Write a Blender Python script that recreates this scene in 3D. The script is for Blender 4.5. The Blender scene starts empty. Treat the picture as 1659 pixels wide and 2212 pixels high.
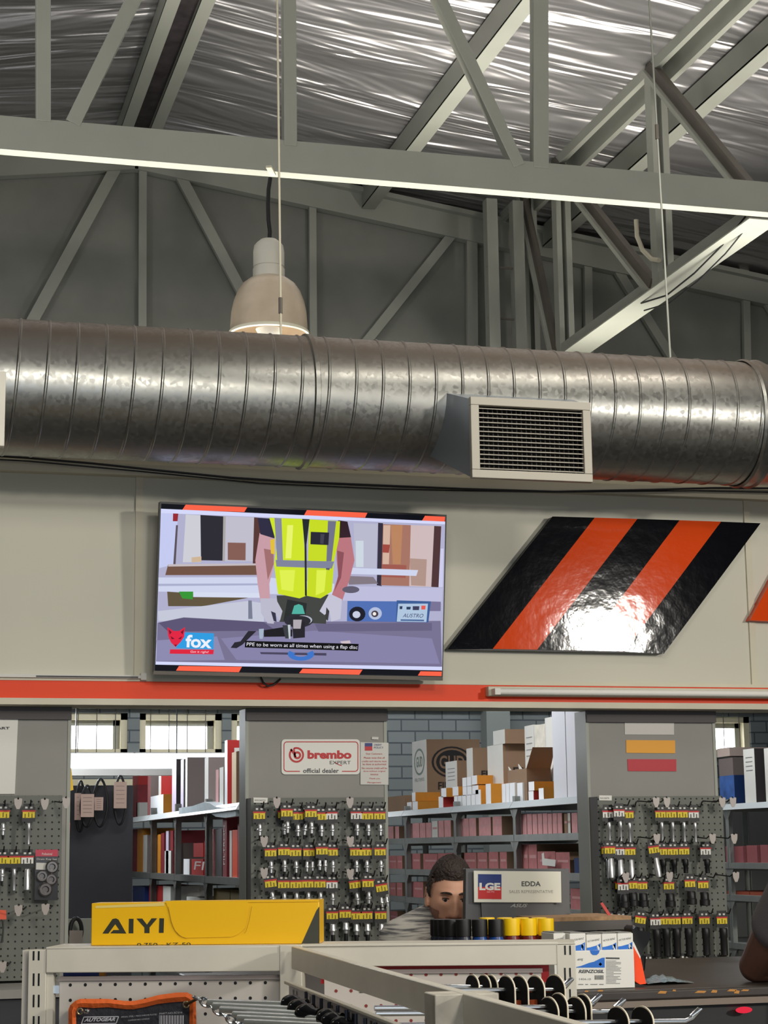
import bpy, math, random
from mathutils import Vector as V, Matrix
random.seed(7)
# ------------------------------------------------------------------ camera, world, lights
scene = bpy.context.scene
COL = scene.collection
F, PITCH, ROLL, YAW = 4066.0, 0.1769, -0.0134, 0.2682
EYE = V((0, 0, 1.5))
FW = V((math.sin(YAW)*math.cos(PITCH), math.cos(YAW)*math.cos(PITCH), math.sin(PITCH)))
R0 = V((math.cos(YAW), -math.sin(YAW), 0)); U0 = R0.cross(FW)
RT = R0*math.cos(ROLL)+U0*math.sin(ROLL); UP = -R0*math.sin(ROLL)+U0*math.cos(ROLL)
cd = bpy.data.cameras.new('camera'); cam = bpy.data.objects.new('camera', cd); COL.objects.link(cam)
cd.sensor_fit = 'HORIZONTAL'; cd.sensor_width = 36; cd.lens = 36*F/1659; cd.clip_start = .05; cd.clip_end = 200
cam.matrix_world = Matrix(((RT.x, UP.x, -FW.x, EYE.x), (RT.y, UP.y, -FW.y, EYE.y), (RT.z, UP.z, -FW.z, EYE.z), (0, 0, 0, 1)))
scene.camera = cam
scene.view_settings.view_transform = 'Standard'; scene.view_settings.look = 'None'
scene.view_settings.exposure = 0; scene.view_settings.gamma = 1; scene.view_settings.use_curve_mapping = False
w = bpy.data.worlds.new('sky'); scene.world = w; w.use_nodes = True
w.node_tree.nodes['Background'].inputs[0].default_value = (.93, .97, 1, 1)
w.node_tree.nodes['Background'].inputs[1].default_value = 7.0
def area(name, loc, target, sx, sy, power, col=(1, 1, 1), spread=180):
    l = bpy.data.lights.new(name, 'AREA'); l.shape = 'RECTANGLE'; l.size = sx; l.size_y = sy
    l.energy = power; l.color = col; l.spread = math.radians(spread)
    o = bpy.data.objects.new(name, l); COL.objects.link(o); o.location = loc
    o.rotation_euler = (V(target)-V(loc)).to_track_quat('-Z', 'Y').to_euler()
    return o
area('shopfront_daylight', (2, -5.6, 2.2), (2.4, 7, 1.9), 9, 2.6, 88, (.84, .92, 1))
area('doorway_light', (.2, -4.6, .9), (2.2, 7.2, 2.4), 5, .7, 75, (.80, .88, 1))
area('aisle_lamp', (6.15, -.9, 3.3), (2.0, 7.2, 2.5), .5, .35, 235, (1, .95, .86))
area('aisle_lamp', (1.9, -.9, 3.9), (1.5, 7.2, 2.5), .6, .35, 100, (1, .94, .82))
area('girder_soffit_fill', (4.5, 11.9, 3.12), (4.6, 11.9, 9), 1.0, 3.6, 42, (1, .95, .84), 60)  # added upward fill to brighten the girder's bottom chord, not a fixture
area('till_fill', (.6, 2.6, 3.7), (1.9, 6.2, 1.4), 1.0, .6, 34, (1, .96, .88))  # added front fill for the seated man's face
area('girder_web_fill', (-3.2, 7.2, 4.4), (4, 13, 5.2), .6, .5, 55, (.97, .97, .95))  # added fill for the left-facing girder web and posts
area('truss_soffit_fill', (2.5, 9.7, 3.12), (2.5, 9.7, 9), 9.5, .5, 150, (1, .95, .86), 75)  # added upward fill for the bright truss soffits, no fixture stands there
area('gable_roof_fill', (2.5, 12.0, 3.12), (4.2, 13.6, 9), 9, .5, 34, (.97, .98, .97), 140)  # second added upward fill, for the gable wall and roof foil
area('stockroom_tube_and_fill', (3.2, 13.2, 2.93), (3.2, 14.5, 2.2), 6, .15, 30, (.95, .98, 1))  # added fill aimed at the brick back wall
area('stockroom_tube_and_fill', (1.0, 11.9, 2.30), (3.0, 10.6, 1.6), 1.2, .15, 30, (.9, .95, 1))  # light of the lit tube in front of the windows
area('stockroom_tube_and_fill', (2.75, 9.6, 2.93), (2.9, 9.6, 0), .2, 3.4, 48, (.95, .98, 1))  # added overhead fill between the left and middle racks
area('stockroom_tube_and_fill', (4.6, 10.6, 2.93), (4.6, 10.6, 0), .2, 2.4, 26, (.95, .98, 1))  # added overhead fill near the right rack
area('stockroom_tube_and_fill', (0.9, 9.2, 2.93), (1.2, 9.6, 0), .2, 2.4, 20, (.95, .98, 1))  # added overhead fill beside the left rack
area('counter_fill', (2.6, 5.3, 4.4), (2.2, 5.8, 1.1), 2.4, .25, 30, (1, .95, .84))  # added fill above the counter, not a real tube
# ------------------------------------------------------------------ pixel to place
def ray(px, py): return FW+RT*((px-829.5)/F)-UP*((py-1106)/F)
def P(px, py, X=None, Y=None, Z=None):
    d = ray(px, py)
    t = (X-EYE.x)/d.x if X is not None else (Y-EYE.y)/d.y if Y is not None else (Z-EYE.z)/d.z
    return EYE+d*t
def PP(px, py, pt, n):
    d = ray(px, py); return EYE+d*((V(pt)-EYE).dot(V(n))/d.dot(V(n)))
def crop(ox, oy, s): return lambda x, y: (ox+x/s, oy+y/s)
# ------------------------------------------------------------------ materials
def lin(c):
    return tuple((v/255/12.92 if v/255 <= .04045 else ((v/255+.055)/1.055)**2.4) for v in c)+(1,)
MATS = {}
def mat(name, col, rough=.6, metal=0, var=0, vscale=6, bump=0, bscale=40, emit=0, coat=0, stretch=(1, 1, 1), spec=.5):
    if name in MATS: return MATS[name]
    m = bpy.data.materials.new(name); m.use_nodes = True; nt = m.node_tree; b = nt.nodes['Principled BSDF']
    b.inputs['Base Color'].default_value = lin(col); b.inputs['Roughness'].default_value = rough
    b.inputs['Metallic'].default_value = metal; b.inputs['Specular IOR Level'].default_value = spec
    if coat: b.inputs['Coat Weight'].default_value = coat; b.inputs['Coat Roughness'].default_value = .08
    if emit:
        b.inputs['Specular IOR Level'].default_value = 0
        b.inputs['Emission Color'].default_value = lin(col); b.inputs['Emission Strength'].default_value = emit
        b.inputs['Base Color'].default_value = (.01, .01, .01, 1)
    if var or bump:
        tc = nt.nodes.new('ShaderNodeTexCoord'); mp = nt.nodes.new('ShaderNodeMapping'); mp.inputs['Scale'].default_value = stretch
        nt.links.new(tc.outputs['Object'], mp.inputs[0])
    if var:
        n = nt.nodes.new('ShaderNodeTexNoise'); n.inputs['Scale'].default_value = vscale; n.inputs['Detail'].default_value = 5
        nt.links.new(mp.outputs[0], n.inputs['Vector'])
        mr = nt.nodes.new('ShaderNodeMapRange'); mr.inputs['From Min'].default_value = .3; mr.inputs['From Max'].default_value = .7
        mr.inputs['To Min'].default_value = 1-var; mr.inputs['To Max'].default_value = 1+var*.5
        nt.links.new(n.outputs['Fac'], mr.inputs['Value'])
        hs = nt.nodes.new('ShaderNodeHueSaturation'); hs.inputs['Color'].default_value = lin(col)
        nt.links.new(mr.outputs[0], hs.inputs['Value']); nt.links.new(hs.outputs[0], b.inputs['Base Color'])
    if bump:
        n2 = nt.nodes.new('ShaderNodeTexNoise'); n2.inputs['Scale'].default_value = bscale; n2.inputs['Detail'].default_value = 3
        nt.links.new(mp.outputs[0], n2.inputs['Vector'])
        bp = nt.nodes.new('ShaderNodeBump'); bp.inputs['Strength'].default_value = bump; bp.inputs['Distance'].default_value = .01
        nt.links.new(n2.outputs['Fac'], bp.inputs['Height']); nt.links.new(bp.outputs[0], b.inputs['Normal'])
    MATS[name] = m; return m
def nodes(m): return m.node_tree, m.node_tree.nodes['Principled BSDF']
M = dict(
 beige=mat('beige_plaster', (202, 199, 182), .55, var=.05, vscale=1.5, bump=.15, bscale=6),
 trim=mat('cream_trim', (205, 198, 176), .5, var=.06),
 grey=mat('grey_column_paint', (150, 148, 143), .75, var=.04),
 steelp=mat('grey_steel_paint', (156, 158, 148), .5, var=.06, vscale=3),
 steeld=mat('dark_steel_paint', (98, 92, 84), .6, var=.15, vscale=4),
 gable=mat('gable_plaster', (130, 131, 124), .85, var=.26, vscale=1.3),
 orange=mat('orange_gloss', (232, 66, 16), .45, spec=.25),
 signor=mat('sign_orange', (222, 74, 22), .07, spec=.3, bump=.06, bscale=15),
 signbk=mat('sign_black', (14, 15, 20), .06, spec=.35, bump=.07, bscale=15),
 black=mat('black_plastic', (17, 18, 20), .45),
 gloss=mat('black_gloss', (10, 11, 14), .15),
 chrome=mat('chrome', (225, 228, 230), .16, 1),
 satin=mat('satin_socket_chrome', (215, 216, 218), .35, .8),
 white=mat('white_print', (228, 226, 218), .55),
 white2=mat('white_card', (214, 212, 205), .7, var=.04),
 ivory=mat('gondola_paint', (212, 207, 193), .42, var=.07, vscale=8),
 ivoryd=mat('gondola_panel', (196, 190, 182), .5, var=.05, vscale=5),
 yellow=mat('yellow_label', (226, 200, 14), .5),
 red=mat('red_print', (190, 26, 30), .5),
 blue=mat('blue_print', (20, 105, 200), .5),
 navy=mat('navy_print', (32, 52, 120), .5),
 darkp=mat('charcoal_board', (62, 62, 66), .8, var=.08),
 rack=mat('rack_galvanised', (150, 154, 150), .45, .35, var=.12, vscale=12),
 rackd=mat('rack_dark', (104, 104, 100), .5, .3, var=.12, vscale=12),
 cardb=mat('brown_cardboard', (140, 112, 88), .85, var=.06),
 pink=mat('faded_pink_carton', (208, 150, 150), .8, var=.12, vscale=25),
 pink2=mat('red_pink_carton', (180, 112, 112), .8, var=.12, vscale=25),
 maroon=mat('maroon_carton', (132, 36, 44), .65, var=.12, vscale=20),
 redc=mat('red_carton', (178, 38, 36), .6, var=.06, vscale=20),
 amber=mat('amber_carton', (206, 134, 34), .65, var=.06, vscale=20),
 rubber=mat('black_rubber', (22, 22, 24), .6),
 skin=mat('skin', (222, 168, 140), .5, var=.05, vscale=30),
 dskin=mat('dark_skin', (92, 62, 50), .5, var=.06, vscale=30),
 hair=mat('dark_brown_hair', (46, 34, 28), .6, bump=1, bscale=90),
 )
def dots(m, pitch, rad, dark=(20, 20, 20), axes=(0, 2)):
    """regular perforation pattern in object space"""
    nt, b = nodes(m); tc = nt.nodes.new('ShaderNodeTexCoord'); sp = nt.nodes.new('ShaderNodeSeparateXYZ'); nt.links.new(tc.outputs['Object'], sp.inputs[0])
    outs = []
    for a in axes:
        d = nt.nodes.new('ShaderNodeMath'); d.operation = 'DIVIDE'; d.inputs[1].default_value = pitch; nt.links.new(sp.outputs[a], d.inputs[0])
        f = nt.nodes.new('ShaderNodeMath'); f.operation = 'FRACT'; nt.links.new(d.outputs[0], f.inputs[0])
        s = nt.nodes.new('ShaderNodeMath'); s.operation = 'SUBTRACT'; s.inputs[1].default_value = .5; nt.links.new(f.outputs[0], s.inputs[0])
        q = nt.nodes.new('ShaderNodeMath'); q.operation = 'MULTIPLY'; nt.links.new(s.outputs[0], q.inputs[0]); nt.links.new(s.outputs[0], q.inputs[1]); outs.append(q)
    ad = nt.nodes.new('ShaderNodeMath'); nt.links.new(outs[0].outputs[0], ad.inputs[0]); nt.links.new(outs[1].outputs[0], ad.inputs[1])
    lt = nt.nodes.new('ShaderNodeMath'); lt.operation = 'LESS_THAN'; lt.inputs[1].default_value = (rad/pitch)**2; nt.links.new(ad.outputs[0], lt.inputs[0])
    mx = nt.nodes.new('ShaderNodeMix'); mx.data_type = 'RGBA'; nt.links.new(lt.outputs[0], mx.inputs['Factor'])
    src = b.inputs['Base Color']
    if src.is_linked: nt.links.new(src.links[0].from_socket, mx.inputs['A'])
    else: mx.inputs['A'].default_value = src.default_value
    mx.inputs['B'].default_value = lin(dark); nt.links.new(mx.outputs['Result'], b.inputs['Base Color'])
    return m
M['peg'] = dots(mat('pegboard_grey', (112, 115, 108), .7, var=.05), .0254, .0036)
M['gpeg'] = dots(mat('perforated_panel', (204, 197, 190), .5, var=.04), .038, .0042, (45, 30, 28))
# foil insulation
m = mat('foil_insulation', (176, 174, 176), .36, .72); nt, b = nodes(m)
tc = nt.nodes.new('ShaderNodeTexCoord'); mp = nt.nodes.new('ShaderNodeMapping'); mp.inputs['Scale'].default_value = (.2, 1.35, 1); mp.inputs['Rotation'].default_value = (0, 0, .05)
nt.links.new(tc.outputs['Object'], mp.inputs[0])
n1 = nt.nodes.new('ShaderNodeTexNoise'); n1.inputs['Scale'].default_value = 1.6; n1.inputs['Detail'].default_value = 3; n1.inputs['Roughness'].default_value = .55; n1.inputs['Distortion'].default_value = .6
nt.links.new(mp.outputs[0], n1.inputs['Vector'])
bp = nt.nodes.new('ShaderNodeBump'); bp.inputs['Strength'].default_value = 1; bp.inputs['Distance'].default_value = .3
nt.links.new(n1.outputs['Fac'], bp.inputs['Height']); nt.links.new(bp.outputs[0], b.inputs['Normal']); M['foil'] = m
# galvanised duct, with dust lying on its upper side
m = mat('galvanised_duct', (130, 130, 133), .34, .92); nt, b = nodes(m)
tc = nt.nodes.new('ShaderNodeTexCoord'); vo = nt.nodes.new('ShaderNodeTexVoronoi'); vo.inputs['Scale'].default_value = 70
nt.links.new(tc.outputs['Object'], vo.inputs['Vector'])
mr = nt.nodes.new('ShaderNodeMapRange'); mr.inputs['To Min'].default_value = .28; mr.inputs['To Max'].default_value = .46
nt.links.new(vo.outputs['Color'], mr.inputs['Value']); nt.links.new(mr.outputs[0], b.inputs['Roughness'])
sp = nt.nodes.new('ShaderNodeSeparateXYZ'); ge = nt.nodes.new('ShaderNodeNewGeometry'); nt.links.new(ge.outputs['Normal'], sp.inputs[0])
no = nt.nodes.new('ShaderNodeTexNoise'); no.inputs['Scale'].default_value = 5; no.inputs['Detail'].default_value = 6; nt.links.new(tc.outputs['Object'], no.inputs['Vector'])
ad = nt.nodes.new('ShaderNodeMath'); ad.operation = 'MULTIPLY_ADD'; ad.inputs[1].default_value = .22; nt.links.new(no.outputs['Fac'], ad.inputs[0]); nt.links.new(sp.outputs[2], ad.inputs[2])
m2 = nt.nodes.new('ShaderNodeMapRange'); m2.inputs['From Min'].default_value = .25; m2.inputs['From Max'].default_value = .85; m2.inputs['To Max'].default_value = .85; nt.links.new(ad.outputs[0], m2.inputs['Value'])
mx = nt.nodes.new('ShaderNodeMix'); mx.data_type = 'RGBA'; mx.inputs['A'].default_value = lin((136, 136, 132)); mx.inputs['B'].default_value = lin((84, 68, 54)); nt.links.new(m2.outputs[0], mx.inputs['Factor'])
nt.links.new(mx.outputs['Result'], b.inputs['Base Color'])
m3 = nt.nodes.new('ShaderNodeMapRange'); m3.inputs['To Min'].default_value = .92; m3.inputs['To Max'].default_value = .1; nt.links.new(m2.outputs[0], m3.inputs['Value']); nt.links.new(m3.outputs[0], b.inputs['Metallic'])
M['duct'] = m
# painted brick
m = mat('painted_brick', (122, 128, 128), .8); nt, b = nodes(m)
tc = nt.nodes.new('ShaderNodeTexCoord'); mp = nt.nodes.new('ShaderNodeMapping'); mp.inputs['Rotation'].default_value = (math.pi/2, 0, 0); nt.links.new(tc.outputs['Object'], mp.inputs[0])
br = nt.nodes.new('ShaderNodeTexBrick'); br.inputs['Scale'].default_value = 1; br.inputs['Brick Width'].default_value = .228; br.inputs['Row Height'].default_value = .093; br.inputs['Mortar Size'].default_value = .006
br.inputs['Color1'].default_value = lin((136, 142, 142)); br.inputs['Color2'].default_value = lin((126, 132, 132)); br.inputs['Mortar'].default_value = lin((84, 92, 98)); br.inputs['Mortar Smooth'].default_value = .2
nt.links.new(mp.outputs[0], br.inputs['Vector']); nt.links.new(br.outputs['Color'], b.inputs['Base Color'])
bp = nt.nodes.new('ShaderNodeBump'); bp.inputs['Strength'].default_value = .8; bp.inputs['Distance'].default_value = -.01; nt.links.new(br.outputs['Fac'], bp.inputs['Height']); nt.links.new(bp.outputs[0], b.inputs['Normal']); M['brick'] = m
def glass(name, tint=(1, 1, 1), fac=.07):
    m = bpy.data.materials.new(name); m.use_nodes = True; nt = m.node_tree; nt.nodes.clear()
    o = nt.nodes.new('ShaderNodeOutputMaterial'); mx = nt.nodes.new('ShaderNodeMixShader'); t = nt.nodes.new('ShaderNodeBsdfTransparent'); g = nt.nodes.new('ShaderNodeBsdfGlossy')
    t.inputs[0].default_value = tint+(1,); g.inputs['Roughness'].default_value = .08; mx.inputs[0].default_value = fac
    nt.links.new(t.outputs[0], mx.inputs[1]); nt.links.new(g.outputs[0], mx.inputs[2]); nt.links.new(mx.outputs[0], o.inputs[0]); return m
M['glass'] = glass('window_glass')
# ------------------------------------------------------------------ mesh helpers
class MB:
    def __init__(s): s.v = []; s.f = []; s.mi = []; s.mats = []
    def _m(s, m):
        if m not in s.mats: s.mats.append(m)
        return s.mats.index(m)
    def add(s, vs, fs, m):
        o = len(s.v); k = s._m(m); s.v += [V(p) for p in vs]
        for f in fs: s.f.append([i+o for i in f]); s.mi.append(k)
    def box(s, x0, x1, y0, y1, z0, z1, m):
        s.hexa([(x0, y0, z0), (x1, y0, z0), (x1, y1, z0), (x0, y1, z0), (x0, y0, z1), (x1, y0, z1), (x1, y1, z1), (x0, y1, z1)], m)
    def hexa(s, p, m): s.add(p, [(3, 2, 1, 0), (4, 5, 6, 7), (0, 1, 5, 4), (1, 2, 6, 5), (2, 3, 7, 6), (3, 0, 4, 7)], m)
    def prism(s, poly, vec, m, mside=None):
        n = len(poly); q = [V(a) for a in poly]; r = [a+V(vec) for a in q]
        s.add(q, [list(range(n))], m); s.add(r, [list(range(n))[::-1]], mside or m)
        s.add(q+r, [[(i+1) % n, i, i+n, (i+1) % n+n] for i in range(n)], mside or m)
    def poly(s, pts, m): s.add(pts, [list(range(len(pts)))], m)
    def bar(s, p, q, wd, ht, m, side=None):
        """rectangular bar from p to q; ht measured along world up-ish, wd sideways"""
        p, q = V(p), V(q); d = (q-p).normalized(); sd = V(side) if side else d.cross(V((0, 0, 1)))
        if sd.length < 1e-4: sd = V((1, 0, 0))
        sd = (sd-d*sd.dot(d)).normalized(); u = sd.cross(d)
        a, b = sd*wd/2, u*ht/2
        s.hexa([p-a-b, p+a-b, q+a-b, q-a-b, p-a+b, p+a+b, q+a+b, q-a+b], m)
    def tube(s, pts, r, m, n=8, cap=True):
        pts = [V(p) for p in pts]; rs = r if isinstance(r, (list, tuple)) else [r]*len(pts); vs = []
        ref = None
        for i, p in enumerate(pts):
            d = (pts[min(i+1, len(pts)-1)]-pts[max(i-1, 0)]).normalized()
            if ref is None: ref = d.orthogonal()
            ref = (ref-d*ref.dot(d)).normalized(); b = d.cross(ref)
            for k in range(n):
                a = 2*math.pi*k/n; vs.append(p+(ref*math.cos(a)+b*math.sin(a))*rs[i])
        fs = [[i*n+k, i*n+(k+1) % n, (i+1)*n+(k+1) % n, (i+1)*n+k] for i in range(len(pts)-1) for k in range(n)]
        if cap: fs += [list(range(n))[::-1], [len(vs)-n+k for k in range(n)]]
        s.add(vs, fs, m)
    def lathe(s, prof, c, m, n=24, axis=(0, 0, 1), caps=True):
        ax = V(axis).normalized(); e = ax.orthogonal().normalized(); g = ax.cross(e); vs = []
        for r, h in prof:
            for k in range(n):
                a = 2*math.pi*k/n; vs.append(V(c)+ax*h+(e*math.cos(a)+g*math.sin(a))*r)
        fs = [[i*n+k, i*n+(k+1) % n, (i+1)*n+(k+1) % n, (i+1)*n+k] for i in range(len(prof)-1) for k in range(n)]
        if caps: fs += [list(range(n))[::-1], [len(vs)-n+k for k in range(n)]]
        s.add(vs, fs, m)
    def build(s, name, parent=None, smooth=True, bevel=0, origin=None, label=None):
        me = bpy.data.meshes.new(name)
        if parent is None:
            if origin is None:
                lo = [min(p[i] for p in s.v) for i in range(3)]; hi = [max(p[i] for p in s.v) for i in range(3)]
                origin = V(((lo[0]+hi[0])/2, (lo[1]+hi[1])/2, lo[2]))
            base = V(origin)
        else: base = root_loc(parent)
        me.from_pydata([tuple(p-base) for p in s.v], [], s.f)
        for m in s.mats: me.materials.append(m)
        for i, p in enumerate(me.polygons): p.material_index = s.mi[i]
        if smooth: me.shade_smooth(); me.set_sharp_from_angle(angle=math.radians(35))
        me.update()
        o = bpy.data.objects.new(name, me); COL.objects.link(o)
        if parent is None: o.location = base
        else: o.parent = parent
        if bevel:
            bm = o.modifiers.new('bevel', 'BEVEL'); bm.width = bevel; bm.segments = 2; bm.limit_method = 'ANGLE'
        if label: o['label'] = label
        return o
def root_loc(o):
    l = V((0, 0, 0))
    while o: l = l+o.location; o = o.parent
    return l
def thing(name, label, cat, loc, group=None):
    o = bpy.data.objects.new(name, None); COL.objects.link(o); o.empty_display_size = .05; o.location = V(loc); return tag(o, label, cat, group)
def tag(o, label, cat, group=None, kind=None):
    o['label'] = label; o['category'] = cat
    if group: o['group'] = group
    if kind: o['kind'] = kind
    return o
def struct(o): o['kind'] = 'structure'; return o
def copy_tree(o, parent=None):
    c = o.copy(); COL.objects.link(c); c.parent = parent
    for ch in list(o.children): copy_tree(ch, c)
    return c
def text(s, bl, br, tl, m, parent, name='lettering', off=0, shear=0, label=None, mb=None):
    """letters fitted into the parallelogram bl, br, tl"""
    cu = bpy.data.curves.new('t', 'FONT'); cu.body = s; cu.offset = off; cu.shear = shear; cu.resolution_u = 3
    t = bpy.data.objects.new('t', cu); COL.objects.link(t); bpy.context.view_layer.update()
    me = bpy.data.meshes.new_from_object(t.evaluated_get(bpy.context.evaluated_depsgraph_get()))
    bpy.data.objects.remove(t); co = [v.co for v in me.vertices]
    x0 = min(c.x for c in co); x1 = max(c.x for c in co); y0 = min(c.y for c in co); y1 = max(c.y for c in co)
    bl, br, tl = V(bl), V(br), V(tl)
    vs = [bl+(br-bl)*((c.x-x0)/(x1-x0))+(tl-bl)*((c.y-y0)/(y1-y0)) for c in co]
    fs = [list(p.vertices) for p in me.polygons]
    b = mb or MB(); b.add(vs, fs, m)
    if mb: return
    return b.build(name, parent, smooth=False, label=label)
def disc(c, e, g, ra, rb, n=20): return [c+e*(ra*math.cos(2*math.pi*k/n))+g*(rb*math.sin(2*math.pi*k/n)) for k in range(n)]
ORD = ['first', 'second', 'third', 'fourth', 'fifth', 'sixth', 'seventh', 'eighth', 'ninth', 'tenth', 'eleventh', 'twelfth', 'thirteenth', 'fourteenth', 'fifteenth', 'sixteenth', 'seventeenth', 'eighteenth', 'nineteenth', 'twentieth', 'twenty-first', 'twenty-second', 'twenty-third', 'twenty-fourth', 'twenty-fifth', 'twenty-sixth']
# ================================================================== STRUCTURE
YB = 14.5; YF = 9.5; YH = 7.2; YC = 7.3
RIDGE = P(292, 303, Y=YB); RAF = P(1020, 462, Y=YB)
SL = (RAF.z-RIDGE.z)/(RAF.x-RIDGE.x)
XL, XR, YN = -7.5, 11.5, -6.0
def roofz(x): return RIDGE.z+SL*abs(x-RIDGE.x)
b = MB(); b.box(XL, XR, YN, YB, -.1, 0, mat('concrete_floor', (120, 116, 108), .6, var=.1)); struct(b.build('floor'))
def roof(xa, xb):
    b = MB(); N, K = 40, 40
    b.add([(xa, YN, roofz(xa)), (xb, YN, roofz(xb)), (xb, YB, roofz(xb)), (xa, YB, roofz(xa))], [(0, 1, 2, 3)], M['foil'])
    b.add([(xa, YN, roofz(xa)+.12), (xb, YN, roofz(xb)+.12), (xb, YB, roofz(xb)+.12), (xa, YB, roofz(xa)+.12)], [(3, 2, 1, 0)], M['steeld'])
    struct(b.build('ceiling', smooth=False, origin=(0, 0, 0)))
roof(XL, RIDGE.x); roof(RIDGE.x, XR)
# ridge strip
b = MB(); b.box(RIDGE.x-.13, RIDGE.x+.13, YN, YB, RIDGE.z-.12, RIDGE.z-.03, mat('ridge_closer', (60, 54, 56), .7, .3, var=.5, vscale=9)); struct(b.build('trim_1'))
# back wall with window openings
zs0, zs1 = P(380, 1626, Y=YB).z, P(380, 1541, Y=YB).z
WIN = [(104, 276), (302, 480), (500, 668), (1440, 1622)]
wx = [(P(a, 1580, Y=YB).x, P(c, 1580, Y=YB).x) for a, c in WIN]
b = MB(); ztop = 3.4
b.box(XL, XR, YB, YB+.22, 0, zs0, M['brick']); b.box(XL, XR, YB, YB+.22, zs1, ztop, M['brick'])
edges = [XL]+[e for p in wx for e in p]+[XR]
for i in range(0, len(edges), 2): b.box(edges[i], edges[i+1], YB, YB+.22, zs0, zs1, M['brick'])
struct(b.build('wall_back', origin=(0, 0, 0), smooth=False))
b = MB(); b.prism([(XL, YB, ztop), (XR, YB, ztop), (XR, YB, roofz(XR)), (RIDGE.x, YB, RIDGE.z), (XL, YB, roofz(XL))], (0, .22, 0), M['gable']); struct(b.build('wall_gable'))
for nm, a in (('wall_left', (XL-.2, XL)), ('wall_right', (XR, XR+.2))):
    b = MB(); b.box(a[0], a[1], YN, YB, 0, 6.9, M['gable']); struct(b.build(nm))
b = MB(); b.box(XL, XR, YN-.2, YN, 0, 7.4, M['gable']); struct(b.build('wall_front'))
winw = mat('window_frame_cream', (232, 222, 190), .5)
for i, (a, c) in enumerate(wx):
    fr = MB(); t = .05
    fr.box(a, c, YB+.03, YB+.1, zs1-t, zs1, winw); fr.box(a, c, YB+.03, YB+.1, zs0, zs0+t*.6, winw)
    fr.box(a, a+t, YB+.03, YB+.1, zs0, zs1, winw); fr.box(c-t, c, YB+.03, YB+.1, zs0, zs1, winw)
    g2 = mat('window_sash_grey', (160, 160, 150), .5)
    fr.box(a+t, c-t, YB+.1, YB+.14, zs1-t-.04, zs1-t, g2); fr.box(c-t-.05, c-t, YB+.1, YB+.14, zs0, zs1-t, g2)
    o = struct(fr.build('window_%d' % (i+1)))
    pn = MB(); pn.box(a+t, c-t, YB+.115, YB+.121, zs0, zs1-t, M['glass']); pn.build('pane', o)
    gd = MB(); k = a+.08
    while k < c: gd.tube([(k, YB-.02, zs0-.03), (k, YB-.02, zs1+.08)], .0035, M['steeld'], 6); k += .142
    gd.build('burglar_guard', o)
    sl = MB(); sl.box(a-.05, c+.05, YB-.05, YB+.02, zs0-.04, zs0, mat('white_sill', (236, 236, 232), .4)); sl.build('sill', o)
# pier on the back wall, grey dado rail and conduit
b = MB(); a = P(1052, 1600, Y=YB-.15); c = P(1103, 1600, Y=YB-.15); b.box(a.x, c.x, YB-.15, YB, 0, ztop, mat('grey_pier', (140, 146, 142), .7)); struct(b.build('trim_2'))
b = MB(); b.box(XL, XR, YB-.1, YB, P(600, 1534, Y=YB).z, P(600, 1528, Y=YB).z, M['steelp']); struct(b.build('trim_3'))
b = MB(); b.box(P(150, 1700, Y=YB).x, P(530, 1700, Y=YB).x, YB-.12, YB, P(380, 1697, Y=YB).z, P(380, 1684, Y=YB).z, winw); struct(b.build('trim_4'))
# stock room lid (mezzanine deck)
b = MB(); b.box(XL, XR, YH+.16, YB-.002, 2.98, 3.1, M['gable']); struct(b.build('ceiling_stockroom'))
# header wall
zo0 = P(830, 1521.5, Y=YH).z; zo1 = P(830, 1478, Y=YH).z; zt = P(830, 1006, Y=YH).z
b = MB(); b.box(XL, XR, YH, YH+.16, zo0+.012, zt, M['beige']); struct(b.build('wall_header', origin=(0, 0, 0)))
b = MB(); b.box(XL, XR, YH-.012, YH, zo0+.012, zo1, M['orange']); struct(b.build('trim_5'))
b = MB(); b.box(XL, XR, YH-.03, YH+.16, zo0-.012, zo0+.012, M['trim']); struct(b.build('trim_6'))
b = MB(); b.box(XL, XR, YH-.05, YH, P(830, 1046, Y=YH).z-.012, P(830, 1046, Y=YH).z+.03, M['trim']); b.box(XL, XR, YH-.02, YH, zt-.08, zt+.01, M['trim']); struct(b.build('trim_7'))
for k, px in enumerate((291, 1612)):
    b = MB(); x = P(px, 1250, Y=YH).x; b.box(x, x+.028, YH-.008, YH, zo1+.01, P(830, 1046, Y=YH).z-.012, M['trim']); struct(b.build('trim_%d' % (8+k)))
b = MB(); b.box(XL, XR, YH-.016, YH, zo1, zo1+.014, M['trim']); struct(b.build('trim_10'))
# columns under the header
COLS = [(-260, 153), (530, 835), (1266, 1545)]
zq = 1600
for k, (a, c) in enumerate(COLS):
    x0 = P(a, zq, Y=YC).x; x1 = P(c, zq, Y=YC).x
    b = MB(); b.box(x0, x1, YC, YC+.12, 0, zo0-.012, M['grey']); b.box(x0-.001, x0+.012, YC-.004, YC+.121, 0, zo0-.013, M['steelp']); b.box(x1-.012, x1+.001, YC-.004, YC+.121, 0, zo0-.013, M['steelp'])
    b.box(x0, x1, YC-.018, YC, zo0-.06, zo0-.013, mat('column_head_shade', (92, 88, 88), .8))  # dark box stands in for the header's shade on the column top
    struct(b.build(['wall_left_column', 'wall_middle_column', 'wall_right_column'][k]))
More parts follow.
